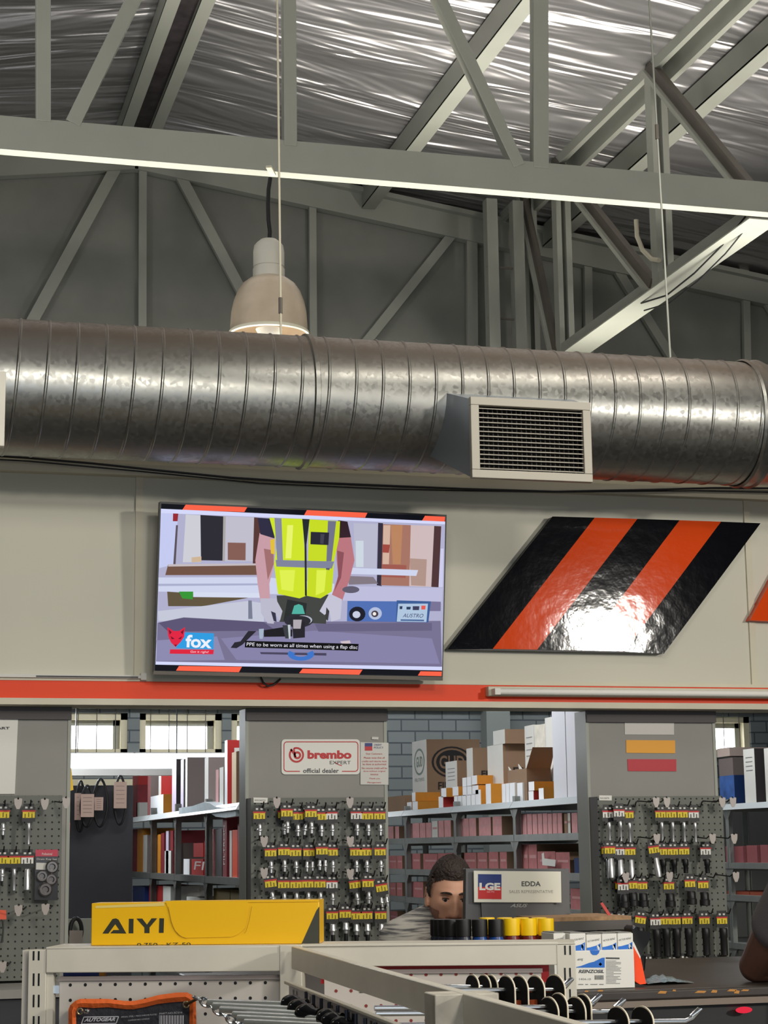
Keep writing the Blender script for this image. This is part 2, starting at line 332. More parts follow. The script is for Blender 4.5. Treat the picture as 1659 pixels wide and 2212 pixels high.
# ================================================================== TRUSSES AND ROOF STEEL
S = M['steelp']; SD = M['steeld']
tr = thing('roof_truss', 'grey steel roof truss nearest the camera, crossing the whole frame above the lamp', 'roof truss', (2, YF, 4.7))
zc = P(830, 391, Y=YF).z; zct = P(830, 321, Y=YF).z; hc = zct-zc
b = MB(); b.box(XL, XR, YF, YF+.08, zc, zct, S); b.box(XL, XR, YF-.004, YF, zc+.0, zc+.006, S); b.build('bottom_chord', tr, bevel=.003)
def webm(p0, p1, wpx, parent, Y, name, m=S, dp=.07):
    a, c = P(*p0, Y=Y), P(*p1, Y=Y); wd = wpx/F*Y*1.02
    b = MB(); b.bar(a, c, wd, dp, m, side=(c-a).cross(V((0, 1, 0)))); return b.build(name, parent, bevel=.003)
top = [((93, 252), (93, -260)), ((156, 256), (410, -250)), ((625, 305), (622, -260)), ((1118, 348), (840, -230)), ((1165, 352), (1164, -250))]
wp = [32, 33, 30, 30, 38]
for (p0, p1), wd in zip(top, wp): webm((p0[0], p0[1]+14), p1, wd, tr, YF+.03, 'web_member')
tt = MB()
for xa, xb in ((XL, RIDGE.x), (RIDGE.x, XR)): tt.bar((xa, YF+.04, roofz(xa)-.12), (xb, YF+.04, roofz(xb)-.12), .08, .14, S)
tt.build('top_chord', tr)
bk = MB(); bp_ = P(590, 378, Y=YF-.02); bk.bar(bp_, bp_+V((-.05, -.12, 0)), .03, .012, M['trim']); bk.build('lamp_bracket', tr)
# gable frame on the far wall
gf = thing('gable_frame', 'painted grey rafter frame fixed to the far gable wall', 'roof frame', (2, YB-.06, 4))
YG = YB-.06
for p0, p1, wd in [((308, 330), (307, 700), 18), ((268, 330), (60, 712), 26), ((362, 330), (548, 680), 24), ((674, 385), (676, 730), 17), ((1010, 465), (790, 740), 22), ((1268, 520), (1272, 780), 20), ((1300, 530), (1460, 790), 22), ((1610, 600), (1614, 810), 18), ((1628, 605), (1740, 790), 22), ((1018, 470), (1020, 760), 26), ((1592, 592), (1720, 520), 16), ((-20, 160), (285, 258), 18)]:
    k_ = 1.75 if p1[1] > 600 else 1
    webm(p0, (p0[0]+(p1[0]-p0[0])*k_, p0[1]+(p1[1]-p0[1])*k_), wd, gf, YG, 'batten', S, .05)
b = MB()
for xa, xb in ((XL, RIDGE.x), (RIDGE.x, XR)): b.bar((xa, YG, roofz(xa)-.17), (xb, YG, roofz(xb)-.17), .09, .22, S); b.bar((xa, YG-.05, roofz(xa)-.06), (xb, YG-.05, roofz(xb)-.06), .12, .04, S)
b.build('rafter', gf)
# purlins running to the gable
def purlin(px, py, wd, ht, m, label, n=0):
    d = ray(px, py)
    # meet the roof plane
    t = 5
    for _ in range(60):
        p = EYE+d*t; t *= (roofz(p.x)-.1-EYE.z)/(p.z-EYE.z)
    x = (EYE+d*t).x; z = roofz(x)
    b = MB(); b.box(x-wd/2, x+wd/2, YN, YB-.12, z-ht, z-.012, m); b.box(x-wd/2, x+wd/2+.03, YN, YB-.12, z-ht-.004, z-ht+.012, S); o = b.build('purlin'); tag(o, label, 'purlin'); return o
purlin(303, 170, .06, .16, S, 'grey purlin on the left side of the ridge strip')
purlin(395, 110, .06, .16, S, 'grey purlin on the right side of the ridge strip')
purlin(992, 163, .08, .2, S, 'grey purlin left of the long steel girder, crossing the foil')
purlin(1490, 230, .08, .2, S, 'grey purlin right of the long steel girder at the frame edge')
# lengthwise girder
D1 = P(1430, 643, Z=zc); XT = D1.x
gi = thing('roof_girder', 'lengthwise lattice girder with bright sloping-looking bottom chord at upper right', 'girder', (XT, 11, zc))
def G(px, py): return P(px, py, X=XT)
b = MB(); b.box(XT-.04, XT+.04, YF+.1, YB-.1, zc, zc+.16, S); b.box(XT-.16, XT+.04, YF+.1, YB-.1, zc-.008, zc, S); b.build('bottom_chord', gi)
zt1 = G(1430, 110).z
b = MB(); b.box(XT-.05, XT-.01, YF+.1, YB-.1, zt1-.12, zt1+.06, S); b.box(XT+.05, XT+.09, YF+.1, YB-.1, zt1-.2, zt1-.02, S); b.build('top_chord', gi)
ys = [G(1430, 643).y, G(1218, 770).y, 13.85]
for y in ys:
    b = MB(); b.box(XT-.045, XT-.005, y-.05, y+.05, zc+.02, zt1, S); b.box(XT+.03, XT+.075, y-.05, y+.05, zc+.02, zt1-.05, S); b.build('post', gi)
prev = YF+.1
for y, y0 in zip(ys, [prev]+ys[:-1]):
    b = MB(); b.bar((XT-.03, y, zt1-.05), (XT-.03, y0+.08, zc+.1), .05, .11, SD, side=(1, 0, 0)); b.bar((XT-.06, y, zt1-.09), (XT-.06, y0+.08, zc+.06), .05, .03, S, side=(1, 0, 0)); b.build('diagonal', gi)
b = MB(); y = 13.6
for xx in (-.42, -.2): b.box(XT+xx, XT+xx+.09, y, y+.1, zc-2, zt1-.2, S)
for k in range(7): z = zc-1.6+k*.42; b.box(XT-.42, XT-.15, y+.03, y+.04, z, z+.015, SD)
b.build('column'); tag(bpy.context.scene.objects['column'], 'pale twin-legged lattice column standing against the gable wall', 'column')
# loose cable on girder
b = MB(); pts = [P(x, y, X=XT-.1) for x, y in ((1610, 468), (1560, 530), (1500, 590), (1440, 638), (1385, 655))]; b.tube(pts, .006, M['rubber'], 6)
b.tube([p+V((.02, 0, -.05)) for p in pts], .005, M['rubber'], 6); tag(b.build('sagging_cable'), 'thin dark cable sagging along the bright girder chord', 'cable')
b = MB(); b.tube([P(x, y, X=XT-.06) for x, y in ((1374, 475), (1376, 510), (1388, 540), (1408, 560), (1424, 562))], .016, M['trim'], 8); tag(b.build('bent_conduit'), 'short bent pale conduit stub beside the dark girder post', 'conduit')
# ================================================================== DUCT
YD = 6.62
ct = P(830, 877, Y=YD); RD = .243; pitch = .1
def duct(x0, x1):
    b = MB(); n = 64; prof = [(0, 0), (.04, .0035), (.08, .0035), (.12, 0), (.5, .0004), (.9, 0)]; per = len(prof); T = int((x1-x0)/pitch)+2; vs = []
    for i in range(T*per):
        f, r = prof[i % per]
        for k in range(n):
            a = 2*math.pi*k/n; x = min(x1, max(x0, x0+pitch*(i//per+f+1-k/n))); vs.append((x, YD+math.cos(a)*(RD+r), ct.z+math.sin(a)*(RD+r)))
    fs = [[i*n+k, (i+1)*n+k, (i+1)*n+k+1, i*n+k+1] for i in range(T*per-1) for k in range(n-1)]
    fs += [[i*n+n-1, (i+1)*n+n-1, (i+1-per)*n, (i-per)*n] for i in range(per, T*per-1)]
    b.add(vs, fs, M['duct']); return b
dk = thing('air_duct', 'fat spiral-wound galvanised air duct hanging across the whole shop', 'duct', (ct.x, YD, ct.z-RD))
xe = P(1590, 900, Y=YD).x; xj = P(655, 870, Y=YD).x
duct(XL+.1, xe).build('spiral_tube', dk)
b = MB(); b.lathe([(RD+.006, 0), (RD+.012, .01), (RD+.006, .02), (RD+.004, .05), (RD+.012, .06), (RD+.006, .075), (RD-.004, .09), (RD-.004, 4.6)], (xe, YD, ct.z), M['duct'], 64, axis=(1, 0, 0)); b.build('plain_tube', dk)
b = MB(); b.lathe([(RD, -.012), (RD+.009, -.008), (RD+.009, .008), (RD, .012)], (xj, YD, ct.z), M['duct'], 64, axis=(1, 0, 0), caps=False); b.build('coupling', dk)
b = MB(); a = P(-60, 800, Y=YD-RD-.01); c = P(9, 965, Y=YD-RD-.01); b.box(a.x, c.x, YD-RD-.02, YD-RD+.02, c.z, a.z, M['ivory']); b.build('damper_plate', dk, bevel=.003)
# outlet
YO = 6.2
fr4 = [P(1017, 860, Y=YO), P(1270, 866, Y=YO), P(1265, 1031, Y=YO), P(1012, 1030, Y=YO)]
bt, bb = P(918, 838, Y=YD-.08), P(930, 985, Y=YD-.12)
x0, x1 = fr4[0].x, fr4[1].x; z1, z0 = fr4[0].z, fr4[3].z
b = MB(); dx0 = bt.x-.0; dx1 = x1+(.02)
v = [(x0, YO+.01, z0), (x1, YO+.01, z0), (dx1, YD-.12, bb.z), (dx0, YD-.12, bb.z), (x0, YO+.01, z1), (x1, YO+.01, z1), (dx1, YD-.08, bt.z), (dx0, YD-.08, bt.z)]
b.add(v, [(4, 5, 6, 7), (1, 2, 6, 5), (3, 0, 4, 7), (2, 1, 0, 3)], mat('galvanised_sheet', (165, 172, 182), .38, .85, bump=.05, bscale=15)); b.build('outlet_box', dk, smooth=False)
t = .026; b = MB(); al = mat('satin_aluminium', (158, 153, 142), .5, .3)
b.box(x0-.005, x1+.005, YO-.012, YO+.012, z1-t, z1+.004, al); b.box(x0-.005, x1+.005, YO-.012, YO+.012, z0-.004, z0+t, al)
b.box(x0-.005, x0+t, YO-.012, YO+.012, z0+t, z1-t, al); b.box(x1-t, x1+.005, YO-.012, YO+.012, z0+t, z1-t, al); gr = b.build('grille', dk, bevel=.002)
n = 14
for i in range(n):
    z = z0+t+(z1-z0-2*t)*(i+.5)/n; s_ = MB(); s_.hexa([(x0+t, YO-.006, z-.004), (x1-t, YO-.006, z-.004), (x1-t, YO+.02, z+.004), (x0+t, YO+.02, z+.004), (x0+t, YO-.006, z-.0015), (x1-t, YO-.006, z-.0015), (x1-t, YO+.02, z+.0065), (x0+t, YO+.02, z+.0065)], al); s_.build('louvre', gr)
b = MB()
for i in range(22):
    x = x0+t+(x1-x0-2*t)*(i+.5)/22; b.box(x-.001, x+.001, YO+.024, YO+.045, z0+t, z1-t, SD)
b.box(x0+t, x1-t, YO+.08, YO+.085, z0+t*.5, z1-t*.5, M['black']); b.build('rear_vane', gr)
# hanging wires
for px0, py0, px1, py1, lb, m in ((598, -60, 607, 735, 'thin steel hanger wire in front of the bell lamp', M['trim']), (1399, -60, 1449, 790, 'thin steel hanger wire at upper right, crossing the girder', M['steelp'])):
    b = MB(); p1 = P(px1, py1, Y=YD); p0 = P(px0, py0, Y=YD+.0); b.tube([p1, V((p1.x+(p0.x-p1.x), YD, p0.z)), V((p0.x, YD, 6.4))], .0042, m, 6)
    pm = P(px1-1, 660, Y=YD) if px1 < 700 else P(1419, 285, Y=YD); b.tube([pm+V((0, 0, .03)), pm-V((0, 0, .03))], .008, SD, 8)
    tag(b.build('hanger_wire'), lb, 'wire')
# draped cables over header
b = MB(); b.tube([P(x, y, Y=YH-.06) for x, y in ((-80, 980), (60, 989), (200, 1001), (340, 1016), (500, 1032), (640, 1041), (830, 1049), (1000, 1056), (1200, 1062), (1400, 1058), (1540, 1054), (1700, 1055))], .0045, M['rubber'], 6)
b.tube([P(x, y+4, Y=YH-.055) for x, y in ((-80, 984), (60, 992), (300, 1014), (560, 1040), (830, 1052), (1000, 1056), (1200, 1059), (1500, 1056), (1700, 1060))], .0028, M['rubber'], 6)
tag(b.build('draped_cable'), 'dark cable pair draped along the top of the beige header wall', 'cable')
# ================================================================== LAMP
YL = 9.35; lc = P(584, 700, Y=YL); s_ = YL/F*1.02
lamp = thing('bell_lamp', 'white bell-shaped high bay lamp hanging behind the duct', 'lamp', (lc.x, YL, lc.z))
L0 = P(581, 716, Y=YL)
def hz(py): return P(583, py, Y=YL).z-L0.z
b = MB(); b.lathe([(.034*1.3, hz(519)), (.05*1.3, hz(526)), (33*s_, hz(532)), (35*s_, hz(545)), (35*s_, hz(577)), (33*s_, hz(578)), (33*s_, hz(581)), (36*s_, hz(582)), (36*s_, hz(604))], L0, mat('lamp_housing', (205, 202, 190), .45), 32); b.build('housing', lamp)
b = MB(); sh = mat('dusty_acrylic_shade', (205, 188, 165), .35, var=.12, vscale=9, coat=.3)
pr = [(34, 600), (45, 605), (60, 616), (71, 632), (79, 652), (84, 675), (86, 700), (87, 716), (88, 722)]
b.lathe([(r*s_, hz(y)) for r, y in pr]+[((r-2.5)*s_, hz(y)) for r, y in pr[::-1]], L0, sh, 40, caps=False); b.build('shade', lamp)
b = MB(); b.lathe([(86*s_, hz(716)), (90*s_, hz(719)), (90*s_, hz(724)), (86*s_, hz(726))], L0, mat('lamp_rim', (236, 232, 210), .3), 40, caps=False); b.build('rim', lamp)
b = MB(); b.lathe([(.002, hz(690)), (.05, hz(695)), (.07, hz(712)), (.05, hz(728)), (.002, hz(733))], L0, M['white'], 20); b.build('bulb', lamp)
b = MB(); b.tube([P(x, y, Y=YL) for x, y in ((584, 384), (580, 410), (579, 440), (580, 475), (583, 500), (582, 520))], .011, M['rubber'], 8); b.build('cord', lamp)
# ================================================================== TELEVISION
def em(c, st=1.0): return mat('screen_%d_%d_%d' % c, c, .3, emit=st)
tvn = V((0, -1, -.085)).normalized(); tvp = P(650, 1460, Y=YH-.14)
T0 = crop(300, 1050, 2.37)
def TV(x, y, off=0): px, py = T0(x, y); return PP(px, py, tvp+tvn*off, tvn)
tv = thing('television', 'flat television showing a worker in a yellow vest, hung on the header wall', 'television', (tvp.x, tvp.y, TV(800, 980).z))
b = MB(); b.prism([TV(107, 79), TV(1576, 147), TV(1556, 984), TV(76, 952)], -tvn*.035, M['black']); b.build('housing', tv, bevel=.002)
b = MB(); b.prism([TV(76, 946, .003), TV(1556, 978, .003), TV(1556, 996, .003), TV(74, 964, .003)], -tvn*.02, M['steeld']); b.build('lower_trim', tv)
b = MB(); q = TV(820, 500, -.036); b.box(q.x-.2, q.x+.2, q.y+.004, YH-.001, q.z-.12, q.z+.12, M['black']); b.build('wall_bracket', tv)
b = MB(); n_ = 0
def pg(pts, c, st=1.0):
    global n_
    n_ += 1; b.poly([TV(x, y, .0005+n_*.00005) for x, y in pts], em(c, st))
def ring(cx, cy, ra, rb, c, a0=0, a1=360, n=18): pg([(cx+ra*math.cos(math.radians(a0+(a1-a0)*k/n)), cy+rb*math.sin(math.radians(a0+(a1-a0)*k/n))) for k in range(n+1)][:None if a1-a0 < 360 else -1], c)
pg([(115, 90), (1569, 156), (1549, 974), (82, 945)], (12, 14, 24))
for q in ([(240, 95), (555, 108), (540, 133), (222, 122)], [(860, 123), (1170, 137), (1158, 162), (845, 150)], [(1465, 152), (1568, 157), (1566, 183), (1450, 176)], [(205, 921), (528, 925), (512, 953), (190, 945)], [(838, 935), (1145, 940), (1128, 966), (820, 958)], [(1442, 948), (1551, 950), (1549, 973), (1428, 970)]): pg(q, (250, 100, 72))
pg([(113, 116), (1568, 182), (1552, 944), (85, 914)], (212, 216, 250))
pg([(112, 138), (1567, 196), (1552, 925), (88, 898)], (176, 176, 206))
for pts, c in [
 ([(112, 138), (200, 142), (185, 400), (104, 420)], (196, 202, 240)), ([(175, 140), (202, 141), (198, 180), (174, 180)], (150, 40, 50)),
 ([(190, 200), (200, 200), (188, 400), (176, 400)], (90, 80, 90)), ([(240, 145), (315, 150), (318, 390), (225, 390)], (205, 205, 214)),
 ([(315, 148), (432, 155), (428, 382), (318, 380)], (42, 40, 50)), ([(432, 155), (445, 155), (440, 385), (428, 383)], (170, 165, 165)),
 ([(445, 155), (590, 160), (585, 385), (440, 385)], (192, 190, 204)), ([(455, 289), (547, 291), (546, 380), (455, 378)], (132, 92, 84)),
 ([(590, 160), (640, 165), (605, 400), (583, 400)], (86, 54, 50)), ([(150, 400), (610, 400), (606, 455), (135, 456)], (112, 82, 68)), ([(150, 400), (600, 396), (600, 406), (150, 412)], (196, 186, 190)),
 ([(270, 365), (320, 360), (320, 388), (270, 390)], (205, 180, 150)),
 ([(100, 468), (640, 466), (1000, 500), (1000, 560), (100, 540)], (206, 212, 236)), ([(100, 500), (640, 498), (640, 508), (100, 512)], (170, 175, 205)),
 ([(145, 540), (560, 572), (330, 615), (150, 615)], (96, 84, 62)), ([(205, 540), (278, 540), (275, 580), (222, 575)], (52, 150, 52)), ([(278, 543), (620, 548), (620, 572), (278, 568)], (214, 220, 240)),
 ([(98, 640), (560, 588), (640, 600), (640, 700), (100, 690)], (196, 200, 216)), ([(560, 585), (578, 586), (582, 680), (560, 680)], (120, 125, 145)),
 ([(1100, 190), (1222, 195), (1215, 420), (1105, 415)], (186, 186, 206)), ([(1110, 280), (1150, 280), (1150, 415), (1112, 415)], (205, 215, 225)),
 ([(1225, 188), (1250, 190), (1243, 512), (1218, 508)], (52, 46, 62)), ([(1250, 195), (1392, 200), (1384, 512), (1240, 508)], (166, 116, 100)), ([(1252, 200), (1288, 200), (1280, 400), (1248, 400)], (212, 178, 160)),
 ([(1290, 200), (1350, 200), (1340, 400), (1300, 400)], (186, 132, 96)), ([(1248, 298), (1285, 300), (1280, 342), (1246, 340)], (160, 72, 62)), ([(1244, 400), (1370, 405), (1366, 470), (1242, 465)], (160, 90, 80)),
 ([(1392, 200), (1512, 204), (1497, 516), (1384, 512)], (206, 186, 186)), ([(1386, 370), (1474, 375), (1468, 512), (1394, 508)], (176, 146, 136)), ([(1512, 204), (1548, 206), (1534, 518), (1497, 516)], (78, 52, 54)), ([(1545, 320), (1560, 320), (1556, 518), (1534, 518)], (205, 205, 235)),
 ([(1085, 418), (1430, 430), (1420, 460), (1085, 450)], (206, 212, 236)), ([(1060, 512), (1556, 522), (1550, 600), (1000, 585)], (190, 190, 220)), ([(1070, 460), (1200, 465), (1225, 500), (1075, 505)], (130, 120, 130)),
 ([(1480, 590), (1546, 592), (1545, 640), (1484, 640)], (120, 115, 150)),
 ([(95, 700), (230, 672), (640, 695), (1545, 690), (1552, 925), (88, 898)], (120, 114, 146)), ([(100, 700), (230, 674), (640, 696), (700, 740), (150, 745)], (92, 84, 116)), ([(420, 780), (900, 740), (1500, 780), (1540, 910), (500, 890)], (134, 130, 168)), ([(900, 705), (1500, 700), (1500, 740), (920, 745)], (104, 98, 130)), ([(90, 790), (400, 770), (440, 890), (90, 896)], (140, 138, 175)),
 ([(1068, 588), (1320, 590), (1318, 695), (1065, 692)], (80, 112, 180)), ([(1320, 585), (1495, 590), (1482, 698), (1316, 696)], (58, 92, 150)), ([(1328, 602), (1480, 602), (1472, 696), (1320, 694)], (176, 198, 222)),
 ([(1335, 615), (1350, 615), (1348, 630), (1335, 630)], (40, 60, 90)), ([(1370, 618), (1392, 618), (1390, 632), (1370, 632)], (40, 60, 90)), ([(1402, 615), (1436, 615), (1434, 635), (1402, 635)], (60, 60, 90)), ([(1446, 612), (1468, 612), (1466, 632), (1446, 632)], (230, 90, 80)), ([(1340, 682), (1460, 684), (1460, 692), (1340, 690)], (70, 100, 150)),
 ]: pg(pts, c)
ring(1118, 655, 42, 38, (24, 26, 40)); ring(1114, 658, 20, 18, (200, 205, 225)); ring(1210, 652, 34, 32, (178, 190, 220)); ring(1208, 654, 18, 17, (70, 60, 70)); ring(1206, 654, 9, 9, (240, 235, 230))
for pts, c in [
 ([(705, 560), (985, 555), (962, 640), (958, 705), (720, 695)], (66, 68, 66)), ([(760, 580), (860, 600), (850, 690), (740, 690)], (40, 44, 44)),
 ([(618, 240), (690, 262), (692, 400), (668, 500), (672, 590), (622, 590), (608, 500), (596, 380)], (200, 156, 166)), ([(640, 320), (690, 330), (690, 400), (660, 480)], (160, 110, 110)), ([(672, 275), (696, 270), (696, 350), (676, 345)], (225, 190, 60)),
 ([(1012, 258), (1085, 262), (1104, 380), (1078, 480), (1040, 590), (985, 565), (1022, 460), (1012, 380)], (186, 118, 126)), ([(1015, 330), (1050, 340), (1035, 470), (1000, 540), (1020, 460)], (140, 80, 90)),
 ([(622, 575), (700, 575), (735, 640), (722, 690), (700, 660), (690, 705), (658, 702), (626, 650)], (186, 186, 204)), ([(676, 640), (700, 650), (705, 695), (690, 690)], (50, 50, 70)),
 ([(975, 550), (1040, 580), (1032, 680), (985, 694), (975, 640), (950, 660), (925, 640)], (196, 196, 214)), ([(960, 620), (975, 640), (968, 690), (955, 680)], (60, 60, 60)),
 ([(608, 162), (700, 168), (694, 268), (622, 246)], (44, 42, 66)), ([(1020, 175), (1068, 182), (1086, 262), (1015, 266)], (50, 30, 40)),
 ([(668, 162), (838, 168), (862, 560), (822, 575), (712, 552), (692, 400), (706, 300)], (206, 228, 40)), ([(872, 170), (1030, 180), (1026, 262), (1000, 380), (988, 540), (930, 575), (860, 562)], (198, 220, 34)),
 ([(760, 200), (790, 200), (780, 370), (750, 370)], (232, 244, 110)), ([(720, 430), (800, 430), (790, 540), (730, 530)], (222, 240, 80)), ([(910, 430), (960, 430), (950, 540), (905, 560)], (222, 240, 80)),
 ([(694, 163), (730, 165), (738, 385), (708, 385)], (132, 136, 160)), ([(968, 178), (1010, 180), (986, 385), (960, 385)], (112, 114, 136)), ([(700, 378), (1000, 386), (988, 422), (704, 412)], (128, 132, 156)), ([(958, 420), (978, 420), (975, 430), (958, 428)], (90, 80, 110)),
 ([(836, 168), (874, 170), (858, 300), (860, 562), (850, 562), (848, 300)], (36, 40, 44)), ([(880, 234), (974, 238), (970, 302), (878, 298)], (38, 36, 50)), ([(930, 245), (950, 246), (945, 296), (928, 294)], (66, 64, 80)),
 ]: pg(pts, c)
ring(1085, 530, 44, 18, (96, 92, 110)); ring(818, 690, 74, 34, (44, 44, 54)); ring(840, 686, 48, 24, (176, 182, 196)); ring(824, 690, 56, 26, (40, 40, 48))
for pts, c in [([(782, 655), (795, 612), (818, 604), (838, 612), (850, 655)], (80, 176, 160)), ([(785, 700), (850, 695), (850, 775), (790, 780)], (34, 34, 42)), ([(790, 684), (834, 684), (828, 730), (790, 730)], (176, 170, 176)), ([(640, 738), (740, 722), (785, 735), (785, 770), (640, 772)], (26, 26, 32)), ([(614, 732), (640, 730), (634, 782), (618, 782)], (164, 180, 200)), ([(735, 712), (775, 712), (775, 780), (750, 780)], (56, 60, 66)), ([(762, 710), (776, 710), (776, 782), (768, 782)], (190, 200, 205)),
 ([(560, 742), (602, 742), (530, 812), (500, 830), (470, 828), (490, 800), (520, 795)], (38, 36, 46)), ([(620, 850), (960, 855), (960, 868), (625, 860)], (70, 66, 92)), ([(1030, 795), (1080, 790), (1085, 805), (1040, 808)], (205, 190, 195))]: pg(pts, c)
n_ += 1; o_, i_ = [(68*math.cos(math.radians(a)), 34*math.sin(math.radians(a))) for a in range(-30, 211, 20)], [(34*math.cos(math.radians(a)), 12*math.sin(math.radians(a))) for a in range(-30, 211, 20)]
for k in range(len(o_)-1): pg([(830+o_[k][0], 860+o_[k][1]), (830+o_[k+1][0], 860+o_[k+1][1]), (830+i_[k+1][0], 862+i_[k+1][1]), (830+i_[k][0], 862+i_[k][1])], (60, 116, 200))
pg([(212, 748), (384, 754), (382, 836), (190, 830)], (44, 156, 224)); pg([(160, 836), (384, 838), (381, 861), (158, 858)], (222, 34, 62))
pg([(146, 722), (178, 742), (206, 742), (236, 722), (232, 772), (212, 800), (188, 824), (164, 800), (150, 768)], (225, 34, 66))
for q in ([(162, 768), (184, 782), (168, 784)], [(222, 768), (200, 782), (214, 784)], [(180, 812), (197, 812), (188, 822)], [(152, 734), (168, 748), (158, 760)], [(230, 734), (214, 748), (224, 760)]): pg(q, (110, 12, 40))
pg([(545, 792), (1125, 808), (1122, 844), (542, 826)], (6, 6, 10)); b.build('screen', tv, smooth=False)
def tvt(s, x0, y0, x1, y1, hgt, c, **k): text(s, TV(x0, y0, .008), TV(x1, y1, .008), TV(x0+3, y0-hgt, .008), em(c), tv, **k)
tvt('fox', 238, 826, 372, 832, 66, (235, 240, 250), off=.03); tvt('Get it right!', 262, 856, 355, 858, 14, (250, 215, 225)); tvt('AUSTRO', 1350, 672, 1455, 674, 20, (50, 60, 100), shear=.2)
tvt('PPE to be worn at all times when using a flap disc', 550, 824, 1118, 840, 24, (235, 235, 245))
b = MB(); b.tube([P(x, y, Y=YH-.04) for x, y in ((563, 1462), (568, 1474), (578, 1482), (590, 1480), (600, 1472), (606, 1466))], .004, M['rubber'], 6); tag(b.build('television_cable'), 'short black cable loop hanging under the television', 'cable')
# ================================================================== PARALLELOGRAM SIGNS
b = MB(); T6 = crop(940, 1080, 2.307); ys_ = YH-.045
top_ = [(585, 82), (795, 88), (1008, 94), (1218, 101), (1425, 108), (1622, 116)]; bot_ = [(60, 745), (287, 742), (508, 746), (728, 750), (942, 755), (1140, 766)]
sg = thing('striped_sign', 'glossy slanted wall sign striped black and orange, right of the television', 'sign', P(1200, 1410, Y=YH-.03))
def S6(x, y, yy=ys_): return P(*T6(x, y), Y=yy)
b = MB(); b.prism([S6(*top_[0]), S6(*top_[5]), S6(*bot_[5]), S6(*bot_[0])], (0, .045, 0), M['black']); b.build('panel', sg, bevel=.004)
for k in range(5):
    b = MB(); b.prism([S6(*top_[k], ys_-.002), S6(*top_[k+1], ys_-.002), S6(*bot_[k+1], ys_-.002), S6(*bot_[k], ys_-.002)], (0, .0015, 0), M['signor'] if k % 2 else M['signbk']); b.build('stripe', sg, smooth=False)
b = MB(); q = [P(x, y, Y=ys_) for x, y in ((1852, 905), (2150, 905), (1920, 1352), (1620, 1340))]; b.prism(q, (0, .045, 0), M['signor']); tag(b.build('orange_sign', bevel=.003), 'orange slanted wall sign cut off by the right frame edge', 'sign')
# ================================================================== FLUORESCENT BATTEN
lf = thing('tube_light', 'long unlit cream tube light over the orange band at right', 'light', P(1350, 1508, Y=YH-.06))
x0 = P(1056, 1492, Y=YH-.06).x; x1 = x0+1.56; za = P(1056, 1482, Y=YH-.06).z; zb = P(1056, 1503, Y=YH-.06).z
b = MB(); b.box(x0, x1, YH-.055, YH-.013, zb, za, M['trim']); b.build('batten', lf, bevel=.003)
b = MB(); b.tube([(x0+.035, YH-.085, (za+zb)/2-.004), (x1-.03, YH-.085, (za+zb)/2-.004)], .013, M['white'], 14); b.build('tube', lf)
b = MB(); b.box(x0+.012, x0+.035, YH-.102, YH-.056, zb+.002, za-.012, M['white']); b.build('lamp_holder', lf); b = MB(); b.box(x1-.035, x1-.012, YH-.102, YH-.056, zb+.002, za-.012, M['white']); b.build('lamp_holder', lf)
# ================================================================== COLUMN SIGNS
T3 = crop(520, 1500, 4.02)
def C3(x, y, yy=YC-.006): return P(*T3(x, y), Y=yy)
bs = thing('dealer_sign', 'white rounded sign reading brembo expert official dealer on the middle column', 'sign', C3(695, 695))
def rrect(fn, x0, y0, x1, y1, r, n=5):
    o = []
    for cx, cy, a in ((x1-r, y0+r, -90), (x1-r, y1-r, 0), (x0+r, y1-r, 90), (x0+r, y0+r, 180)):
        for k in range(n+1): t = math.radians(a+90*k/n); o.append(fn(cx+r*math.cos(t), cy+r*math.sin(t)))
    return o
b = MB(); b.prism(rrect(C3, 355, 390, 1035, 695, 30), (0, .005, 0), M['white']); b.build('board', bs, smooth=False)
def strip(b, pts, wd, m):
    for p, q in zip(pts[:-1], pts[1:]):
        d = (q-p).normalized(); n = V((-d.z, 0, d.x))*wd/2; b.poly([p-n, q-n, q+n, p+n], m)
b = MB(); f3 = lambda x, y: C3(x, y, YC-.0072); rr = rrect(f3, 376, 412, 1018, 668, 26)
i0 = 11; strip(b, [f3(515, 668)]+rr[12:]+rr[:12]+[f3(880, 668)], .0035, M['red']); b.build('border', bs, smooth=False)
b = MB(); c = f3(484, 525); ex, ez = V((1, 0, 0)), V((0, 0, 1)); ro = abs((f3(550, 525)-c).x)
def ann(b, c, r1, r2, m, a0=0, a1=360, n=28):
    for k in range(n):
        a, d = math.radians(a0+(a1-a0)*k/n), math.radians(a0+(a1-a0)*(k+1)/n)
        b.poly([c+ex*r1*math.cos(a)+ez*r1*math.sin(a), c+ex*r1*math.cos(d)+ez*r1*math.sin(d), c+ex*r2*math.cos(d)+ez*r2*math.sin(d), c+ex*r2*math.cos(a)+ez*r2*math.sin(a)], m)
ann(b, c, ro, ro*.76, M['red'], 130, 470); ann(b, c+V((ro*.12, 0, -ro*.05)), ro*.5, ro*.24, M['red']); strip(b, [c+V((-ro*.75, 0, ro*.75)), c+V((-ro*.2, 0, 0)), c+V((-ro*.1, 0, -ro*.3))], ro*.26, M['red']); strip(b, [c+V((-ro*.35, 0, ro*.85)), c+V((-ro*.2, 0, ro*.1))], ro*.2, M['red'])
b.build('emblem', bs, smooth=False)
dk_ = mat('dark_print', (70, 72, 74), .6)
text('brembo', f3(580, 560), f3(962, 560), f3(580, 485), M['red'], bs, off=.045); text('EXPERT', f3(774, 606), f3(955, 606), f3(774, 577), dk_, bs); text('official dealer', f3(542, 682), f3(852, 682), f3(542, 642), dk_, bs, off=.015)
b = MB(); strip(b, [f3(822, 590), f3(850, 610), f3(880, 618)], .003, M['red']); b.build('swoosh', bs, smooth=False)
ns = thing('paper_notice', 'small white paper notice with red writing beside the brembo sign', 'notice', C3(1160, 785))
